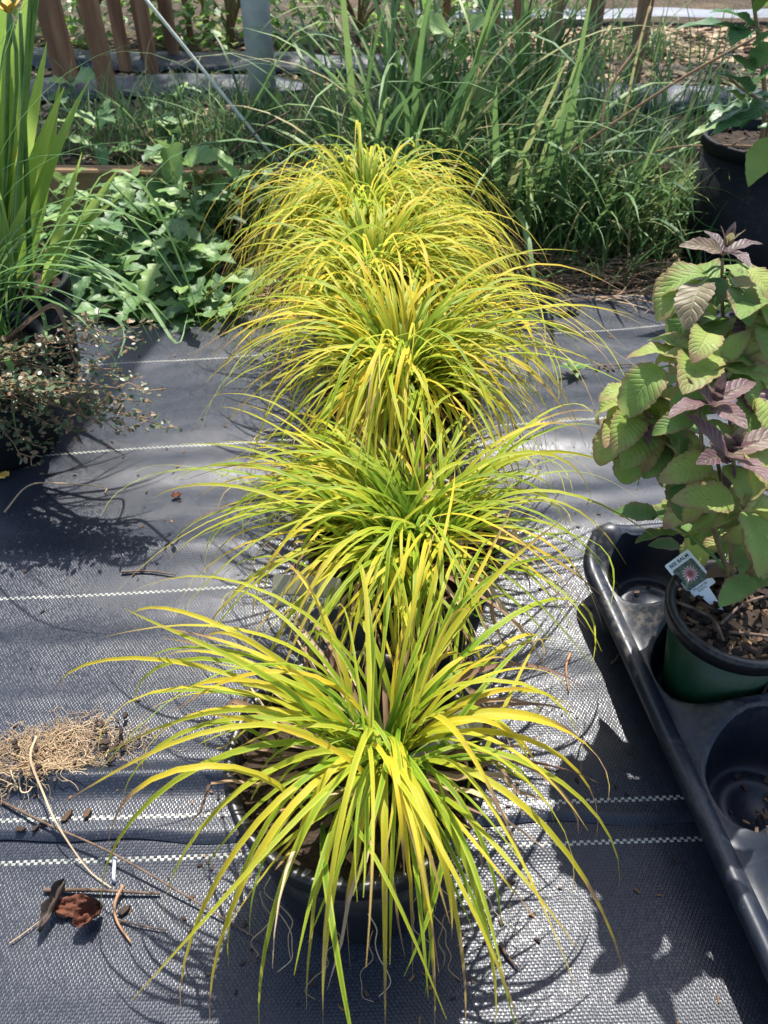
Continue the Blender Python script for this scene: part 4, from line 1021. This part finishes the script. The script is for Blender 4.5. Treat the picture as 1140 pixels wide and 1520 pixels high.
for (px, py, Y, W, var, bow) in ((136, 112, 1.14, .062, .35, -.02), (96, 128, 1.18, .042, .5, -.03), (90, 115, 1.22, .04, .55, .01), (178, 248, 1.12, .036, .55, .0), (195, 278, 1.10, .034, .6, .0), (122, 225, 1.15, .040, .85, -.01),
                                 (52, -60, 1.18, .060, .75, -.01), (20, -90, 1.2, .055, .65, -.02), (8, 40, 1.16, .05, .7, .01), (70, 60, 1.2, .05, .4, .0), (-40, 20, 1.17, .055, .6, .0), (-70, 130, 1.15, .05, .5, .0), (40, 290, 1.08, .035, .8, .01), (-20, 230, 1.06, .05, .45, .02), (60, -20, 1.22, .055, .6, -.01)):
    lleaf(lt, lb + V((rl.uniform(-.05, .05), rl.uniform(-.03, .03), 0)), px, py, Y, W * .58, min(1, var + rl.uniform(-.15, .25)), bow)
for (px, py) in ((50, -80), (62, -90), (15, -40), (30, 18)):
    b = lb + V((rl.uniform(-.04, .03), rl.uniform(-.04, .02), 0)); e_ = aty(px, py, 1.15); mb = MB(); tube(mb, bez(b, b.lerp(e_, .3), b.lerp(e_, .7), e_, 8), lambda k: .005 * (1 - .5 * k), 7); mb.build('stem', M['gstem'], lt, True, lt.location)
fp = aty(15, 22, 1.12); sp_ = MB(); tube(sp_, bez(lb, lb + V((0, 0, .15)), fp - V((0, 0, .1)), fp, 8), .0025, 6); sp_.build('flower_stalk', M['gstem'], lt, True, lt.location)
for i in range(7):
    a = i * .9; d = V((math.cos(a), math.sin(a) * .6, .9)); mb = MB(); leaf(mb, fp, d, V((0, 0, 1)), .028, .012, lance, .2, .5, 0, 6, .5); mb.build('petal', M['flower'], lt, True, lt.location)

rt, rz = place_pot('potted_reed_grass', -.575, .945, .10, .17, .078, 'upright reed grass in black pot hung with trailing spurge', 'potted plant', 33)
rbse = V((-.575, .955, rz + .15))
rnd2 = random.Random(5)
for i in range(74):
    a = rnd2.uniform(0, 6.28); b = rbse + V((rnd2.gauss(0, .03), rnd2.gauss(0, .03), 0))
    pts = blade_pts(b, a, R(rnd2.uniform(74, 89)), rnd2.uniform(.3, .68), R(rnd2.uniform(2, 40)), 10, rnd2.gauss(0, .3), 1.8, zero)
    mb = MB(); ribbon(mb, pts, rnd2.uniform(.007, .014), grassp, None, .25, rnd2.random()); mb.build('blade', M['reed'], rt, True, rt.location)
for i in range(34):
    a = rnd2.uniform(-.9, .9) if i % 3 else rnd2.uniform(0, 6.28); b = rbse + V((rnd2.gauss(0, .03), rnd2.gauss(0, .03), 0))
    pts = blade_pts(b, a, R(rnd2.uniform(60, 84)), rnd2.uniform(.25, .5), R(rnd2.uniform(70, 150)), 12, rnd2.gauss(0, .3), 1.5, zero)
    mb = MB(); ribbon(mb, pts, rnd2.uniform(.004, .008), grassp, None, .25, rnd2.random()); mb.build('blade', M['reed'], rt, True, rt.location)
for (q, w_, v_) in ((((70, 470), (95, 380), (150, 262), (215, 280), (268, 390), (300, 490)), .008, .95), (((45, 480), (60, 380), (120, 295), (200, 330), (280, 440)), .0085, .8), (((40, 470), (75, 415), (150, 400), (215, 445), (262, 510), (278, 470)), .008, .8),
                    (((60, 480), (110, 405), (165, 405), (215, 440), (250, 475)), .007, .6), (((20, 500), (15, 540), (20, 610), (28, 660)), .009, .85), (((20, 470), (35, 445), (65, 470), (70, 540)), .009, .9), (((60, 480), (130, 470), (185, 490), (165, 560)), .006, .3)):
    Y0 = .955; ps = [aty(x, y, Y0 - .012 * i if y < 500 else max(.80, Y0 - .11)) for i, (x, y) in enumerate(q)]; ps[0] = rbse + V((.01, 0, -.005))
    for p in ps: p.z = max(p.z, .012)
    mb = MB(); ribbon(mb, crom(ps, 4), w_, grassp, None, .25, v_); mb.build('blade', M['reed'], rt, True, rt.location)
mb = MB(); ribbon(mb, crom([rbse + V((.02, -.03, 0)), aty(70, 460, .9), aty(95, 470, .88), aty(108, 520, .86), aty(118, 545, .85)], 4), .012, lambda k: 1 - .7 * k, None, .8, .2, 1.5); mb.build('dead_blade', M['dry'], rt, True, rt.location)

# spurge trailing from the pot
st_ = thing('spurge_weed', rbse + V((.03, -.06, 0)), 'trailing spurge with tiny dull leaves hanging over the reed pot', 'weed')
fo = MB(); rs = random.Random(9)
ends = [(55, 690), (112, 640), (100, 600), (130, 640), (200, 640), (265, 635), (225, 600), (200, 560), (215, 505), (170, 465), (30, 590), (10, 640), (60, 620), (-20, 600), (150, 690 - 60), (120, 560), (175, 545), (60, 560), (20, 545), (150, 500), (-30, 660), (190, 590)]
for (px, py) in ends + [(x + 18, y - 22) for x, y in ends[::2]]:
    Y = .80 if py > 560 else .86; e_ = aty(px, py, Y)
    if e_.z < .02: e_ = atz(px, py, .02)
    b = rbse + V((rs.uniform(-.06, .07), -.06 + rs.uniform(-.03, .03), 0)); h_ = e_ - b
    pts = bez(b, b + V((h_.x * .4, h_.y * .5 - .02, .05)), V((e_.x - h_.x * .25, e_.y - h_.y * .1, max(e_.z, b.z * .6))), e_, 18)
    pts = [p + V((rs.gauss(0, .003), rs.gauss(0, .003), rs.gauss(0, .003))) for p in pts]
    for p in pts: p.z = max(p.z, fz(p.x, p.y) + .006)
    mb = MB(); tube(mb, pts, .0007, 5); mb.build('stem', M['pinktwig'], st_, True, st_.location)
    for q in range(85):
        k = rs.random() ** .75 * 17.99; i0 = int(k); p = pts[i0].lerp(pts[i0 + 1], k - i0) + V((rs.gauss(0, .007), rs.gauss(0, .006), rs.gauss(0, .006)))
        p.z = max(p.z, fz(p.x, p.y) + .003)
        d = V((rs.uniform(-1, 1), rs.uniform(-1, 1), rs.uniform(-.4, .6))).normalized() * rs.uniform(.005, .012); s = d.cross(V((rs.uniform(-.5, .5), rs.uniform(-.5, .5), 1))).normalized() * d.length * .28
        fo.add([p, p + d * .35 + s, p + d * .75 + s * .8, p + d, p + d * .75 - s * .8, p + d * .35 - s], [(0, 1, 2, 3, 4, 5)], [(.5, 0), (1, .3), (1, .7), (.5, 1), (0, .7), (0, .3)], rs.random())
tag(fo.build('foliage', M['sprig'], st_, False, st_.location), kind='stuff')

# ------------------------------------------------------------------ potted perennial in the far corner
pt, pz = place_pot('potted_perennial', .80, 1.70, .135, .285, .112, 'lance leaved perennial in big black pot at the edge of the weeds', 'potted plant', 41)
pb = V((.80, 1.70, pz + .26)); rp = random.Random(3)
def pstem(px, py, Y):
    e_ = aty(px, py, Y); b = pb + V((rp.uniform(-.03, .03), rp.uniform(-.03, .03), 0)); q = bez(b, b + V((0, 0, .1)), b.lerp(e_, .7), e_, 12); mb = MB(); tube(mb, q, lambda k: .0055 * (1 - .5 * k), 8); mb.build('stem', M['stem'], pt, True, pt.location); return q
P1 = pstem(1112, -60, 1.66); P2 = pstem(1175, -40, 1.7); P3 = pstem(1080, 110, 1.62)
def per(px, py, tx, ty, Y, W, var, dr=.6):
    p = aty(px, py, Y); e_ = aty(tx, ty, Y - .05); d = e_ - p; n_ = d.cross(up).normalized().cross(d).normalized()
    mb = MB(); leaf(mb, p, d + n_ * d.length * dr * .45, up, d.length * 1.04, W, lance, .3, dr, 0, 14, var, .03, wave=.15); mb.build('leaf', M['milk'], pt, True, pt.location)
for a in ((1115, 55, 1005, 42, 1.64, .045, .3), (1115, 40, 1055, 18, 1.64, .04, .4), (1115, 45, 1085, 68, 1.62, .05, .3), (1120, 20, 1180, -20, 1.64, .05, .7), (1118, 70, 1180, 40, 1.63, .045, .5), (1112, 110, 1078, 82, 1.62, .05, .35),
          (1120, 125, 1185, 95, 1.62, .05, .4), (1112, 140, 1065, 110, 1.6, .05, .25), (1120, 140, 1170, 165, 1.6, .05, .45), (1110, 160, 1048, 190, 1.6, .05, .3), (1120, 175, 1060, 200, 1.58, .055, .4), (1100, 150, 1062, 135, 1.6, .035, .8),
          (1082, 165, 1050, 165, 1.64, .035, .2), (1085, 190, 1020, 205, 1.66, .03, .8), (1125, 100, 1150, 60, 1.6, .05, .6), (1135, 10, 1100, -10, 1.66, .05, .8), (1125, 190, 1180, 200, 1.6, .05, .4), (1140, 150, 1100, 190, 1.6, .05, .35)):
    per(*a)
per(1150, 205, 1112, 275, 1.56, .06, 1.0, .4)

# ------------------------------------------------------------------ debris on the fabric
# mat of pale roots
rr_ = random.Random(55); mb = MB(); cen = on(95, 1125)
for i in range(720):
    a = rr_.uniform(0, 6.28); q = rr_.random() ** .6
    q *= .62 + .30 * math.sin(a * 2 + .6) + .18 * math.sin(a * 5 + 1) + .12 * math.sin(a * 9)
    x = cen.x + math.cos(a) * q * .092 + rr_.gauss(0, .006) - .012; y = cen.y + math.sin(a) * q * .056 + rr_.gauss(0, .004) + .12 * (x - cen.x) * .3
    p = V((x, y, 0)); ps = []; hd = rr_.uniform(0, 6.28); hump = .006 * max(0, 1 - q * 1.1)
    zz = rr_.random()
    for k in range(7):
        ps.append(V((p.x, p.y, fz(p.x, p.y) + .001 + hump * zz + rr_.uniform(0, .0025)))); hd += rr_.gauss(0, .8); p += V((math.cos(hd), math.sin(hd) * .8, 0)) * rr_.uniform(.003, .008)
    tube(mb, crom(ps, 2), (rr_.uniform(.00014, .00036) if i % 14 else rr_.uniform(.0005, .0009)), 3, rr_.random(), False)
tag(mb.build('root_mat', M['root']), 'flat tangled mat of pale tan roots on the fabric', 'root mat')
def chip_at(px, py, L, rot, var, label, m='bark', name='bark_chip', flat=.25, asp=.5, grp='bark chips on the fabric'):
    p = on(px, py, .003); mb = MB(); n = 6; r = random.Random(int(px * 7 + py)); top = []; bot = []; tl = (r.uniform(-.25, .25), r.uniform(-.25, .25))
    for k in range(n):
        a = 2 * math.pi * k / n; q = 1 + r.uniform(-.4, .3); v = Matrix.Rotation(rot, 3, 'Z') @ V((math.cos(a) * L * .5 * q, math.sin(a) * L * .5 * asp * q, 0)); top.append(p + v * .95 + V((0, 0, L * flat * .6 + tl[0] * v.x + tl[1] * v.y))); bot.append(p + v + V((0, 0, -.001)))
    mb.add(top + bot, [tuple(range(n))] + [(k, k + n, (k + 1) % n + n, (k + 1) % n) for k in range(n)], None, var)
    return tag(mb.build(name, M[m], None, False, p), label, 'bark chip', grp)
for i, (px, py, L, rot, v, lab) in enumerate(((103, 1217, .013, .9, .75, 'flat brown bark chip at the fabric seam'), (133, 1213, .012, 1.4, .8, 'upright reddish bark chip at the fabric seam'), (35, 1238, .011, 0, .5, 'dark bark chip on the seam below the root mat'),
        (70, 1228, .009, .4, .2, 'small black bark chip on the seam under the twig'), (58, 1236, .009, 1., .3, 'dark crumb of bark beside the seam'), (185, 1352, .012, .7, .55, 'dark bark chip between twig and dead leaf'))):
    chip_at(px, py, L, rot, v, lab)
for i in range(26):
    px, py = rr_.uniform(5, 195), rr_.uniform(1075, 1165)
    if i > 12: px, py = rr_.gauss(165, 18), rr_.gauss(1105, 16)
    o = chip_at(px, py, rr_.uniform(.005, .011), rr_.uniform(0, 3), rr_.uniform(0, .75), 'small dark bark chip scattered in the root mat', grp='bark chips in the root mat', flat=.3); o.location.z += .005
def twig(ps, r0, label, m='twig', cat='twig', lift=.003, grp=None, name='twig', r1=.5):
    q = [on(*k[:2], lift=(k[2] if len(k) > 2 else lift)) for k in ps]; mb = MB(); tube(mb, crom(q, 5), lambda k: r0 * (1 - r1 * k), 7)
    return tag(mb.build(name, M[m], origin=q[0]), label, cat, grp or 'twigs on the fabric')
twig([(5, 1195), (80, 1235, .006), (170, 1273, .01), (290, 1340, .006), (395, 1402)], .0014, 'long thin twig running from the root mat to the foremost pot')
twig([(66, 1322), (120, 1323, .005), (180, 1325, .005), (238, 1327)], .0021, 'straight dark twig lying beside the brown dead leaf')
twig([(185, 1318, .008), (172, 1345, .006), (175, 1370), (195, 1400)], .0017, 'crooked orange twig below the straight dark twig', 'pinktwig')
twig([(172, 1365), (205, 1374), (250, 1382)], .0009, 'fine dark twig beside the orange twig')
twig([(10, 768, .004), (50, 742, .02), (95, 735, .016), (155, 730, .004), (158, 738)], .0013, 'pale curved stem lying on the glinting fabric', 'root')
twig([(182, 855), (220, 853), (262, 858)], .0016, 'thin brown twig on the fabric near the second sedge')
twig([(742, 1400), (752, 1420), (768, 1438)], .0018, 'short brown twig on the fabric beside the foremost pot')
twig([(905, 992), (912, 985), (916, 978)], .0016, 'short curled brown twig beside the growing tray')
twig([(845, 975), (838, 1000), (842, 1035)], .0016, 'reddish dry stem hanging by the second sedge', 'pinktwig')
twig([(15, 1402), (45, 1380), (70, 1360)], .0006, 'hair thin stem beside the dark curled leaf', 'root')
p0 = on(870, 537, .003); dsp = thing('dead_sprig', p0, 'dark dead sprig lying on the fabric before the bee balm', 'sprig')
q = [p0, on(910, 536, .006), on(962, 531, .003)]; mb = MB(); tube(mb, crom(q, 5), .0010, 6); mb.build('stem', M['twig'], dsp, True, p0)
for i, (px, py) in enumerate(((885, 536), (898, 536), (912, 536), (925, 535), (940, 534), (955, 533), (905, 536), (890, 537))):
    a_ = 1.5 * (1 if i % 2 else -1) + .4 * math.sin(i * 5); mb = MB(); leaf(mb, on(px, py, .005), V((math.cos(a_), math.sin(a_), .35)), up, .016, .006, lance, .5, 1.2, 0, 6, .2); mb.build('leaf', M['darkleaf'], dsp, True, p0)
# yellow dry blade fallen in an S
mb = MB(); ps = [on(70, 1120, .03), on(60, 1150, .022), on(72, 1190, .012), on(95, 1240, .012), on(130, 1290, .004), on(165, 1318, .003)]; ribbon(mb, crom(ps, 5), .0024, lambda k: 1 - .6 * k, None, .3, .95)
tag(mb.build('fallen_blade', M['dry']), 'dry yellow blade curving from the root mat to the twigs', 'dry blade')
# dead leaves
def crumpled(px, py, L, W, rot, m, label, amp, seed, n=12, lift=.004, asym=0.):
    p0 = on(px, py, lift); mb = MB(); vs = []; uv = []
    for i in range(n + 1):
        for j in range(n + 1):
            u_ = i / n * 2 - 1; v_ = j / n * 2 - 1; ww = (1 - abs(u_) ** 2.2) ** .5 * (1 + .22 * mnoise.noise(V((u_ * 3, v_ * 2, seed))))
            q = V((u_ * L / 2, v_ * W / 2 * ww, 0)); q.z = amp * (.5 + mnoise.noise(V((u_ * 2.3, v_ * 2.3, seed)))) + amp * .5 * mnoise.noise(V((u_ * 6, v_ * 6, seed + 3))) + asym * v_ * v_ * W
            q.z = max(q.z, -.001); vs.append(p0 + Matrix.Rotation(rot, 3, 'Z') @ q); uv.append((i / n, j / n))
    mb.add(vs, [(i * (n + 1) + j, i * (n + 1) + j + 1, (i + 1) * (n + 1) + j + 1, (i + 1) * (n + 1) + j) for i in range(n) for j in range(n)], uv)
    return tag(mb.build('dead_leaf', M[m], origin=p0), label, 'dead leaf', 'dead leaves on the fabric')
crumpled(110, 1348, .032, .019, .1, 'deadleaf', 'crumpled reddish brown dead leaf on the fabric', .006, 2, 18)
crumpled(136, 1366, .026, .016, .7, 'deadleaf', 'rolled brown dead leaf touching the reddish crumpled one', .010, 7, asym=.5)
crumpled(82, 1350, .044, .010, 1.35, 'darkleaf', 'narrow curled blackish dead leaf beside the reddish one', .008, 11, asym=.7)
crumpled(845, 448, .05, .022, .2, 'darkleaf', 'dark dried leaf clod on the far fabric', .014, 4)
crumpled(8, 716, .02, .012, .6, 'flower', 'small yellow fallen petal below the trailing spurge', .004, 6)
crumpled(264, 742, .014, .010, .3, 'deadleaf', 'tiny tan dead leaf scrap beside the third sedge', .004, 9)
# wire staple
mb = MB(); a = on(172, 1277, .0); b_ = on(170, 1306, .0); tube(mb, crom([a + V((0, 0, -.004)), a + V((0, 0, .005)), b_ + V((0, 0, .005)), b_ + V((0, 0, -.004))], 4), .0017, 8)
tag(mb.build('wire_staple', M['galv'], origin=a), 'grey wire staple pinning the fabric beside the twig', 'staple')
# small weed seedlings
def seedling(px, py, n, L, label):
    p = on(px, py, 0.); t = thing('weed_seedling', p, label, 'weed', 'seedlings on the fabric'); r = random.Random(int(px))
    mb = MB(); tube(mb, [p + V((0, 0, -.002)), p + V((0, 0, .006)), p + V((.001, 0, .012))], .0008, 5); mb.build('stem', M['gstem'], t, True, t.location)
    for i in range(n):
        a = i * 2.4; e_ = r.uniform(.1, .8); d = V((math.cos(a) * math.cos(e_), math.sin(a) * math.cos(e_), math.sin(e_))); mb = MB(); leaf(mb, p + V((0, 0, .010)), d, up, L * r.uniform(.7, 1.2), L * .4, lance, .2, .6, 0, 6, r.random()); mb.build('leaf', M['weed'], t, True, t.location)
seedling(852, 548, 9, .03, 'small green seedling growing through the fabric beside the dead sprig')
seedling(672, 778, 8, .022, 'round leaved seedling beside the third sedge pot')
# fine scraps
rr_ = random.Random(91)
def fx_crumb(r):
    x = r.uniform(-.55, .45); y = r.uniform(.05, 1.4); return V((x, y, fz(x, y) + .001))
chips('soil_crumbs', 420, fx_crumb, M['bark'], 17, lo=.0015, hi=.006)
def fx_crumb2(r):
    a = r.uniform(0, 6.28); q = .11 + abs(r.gauss(0, .03)); x = -.022 + math.cos(a) * q; y = .32 + math.sin(a) * q; return V((x, y, fz(x, y) + .001))
chips('soil_crumbs', 130, fx_crumb2, M['bark'], 18, lo=.0015, hi=.006)

# crumbs of potting mix in the empty wells
def fx_well(r):
    i, j = r.choice(((0, 0), (2, 0), (2, 0), (3, 0), (2, 1), (0, 1), (3, 1), (4, 0))); a = r.uniform(0, 6.28); q = math.sqrt(r.random()) * .040
    return tw((j + .5) * PIT + math.cos(a) * q, (i + .5) * PIT + math.sin(a) * q, .0075)
chips('potting_crumbs', 150, fx_well, M['bark'], 29, lo=.002, hi=.008)
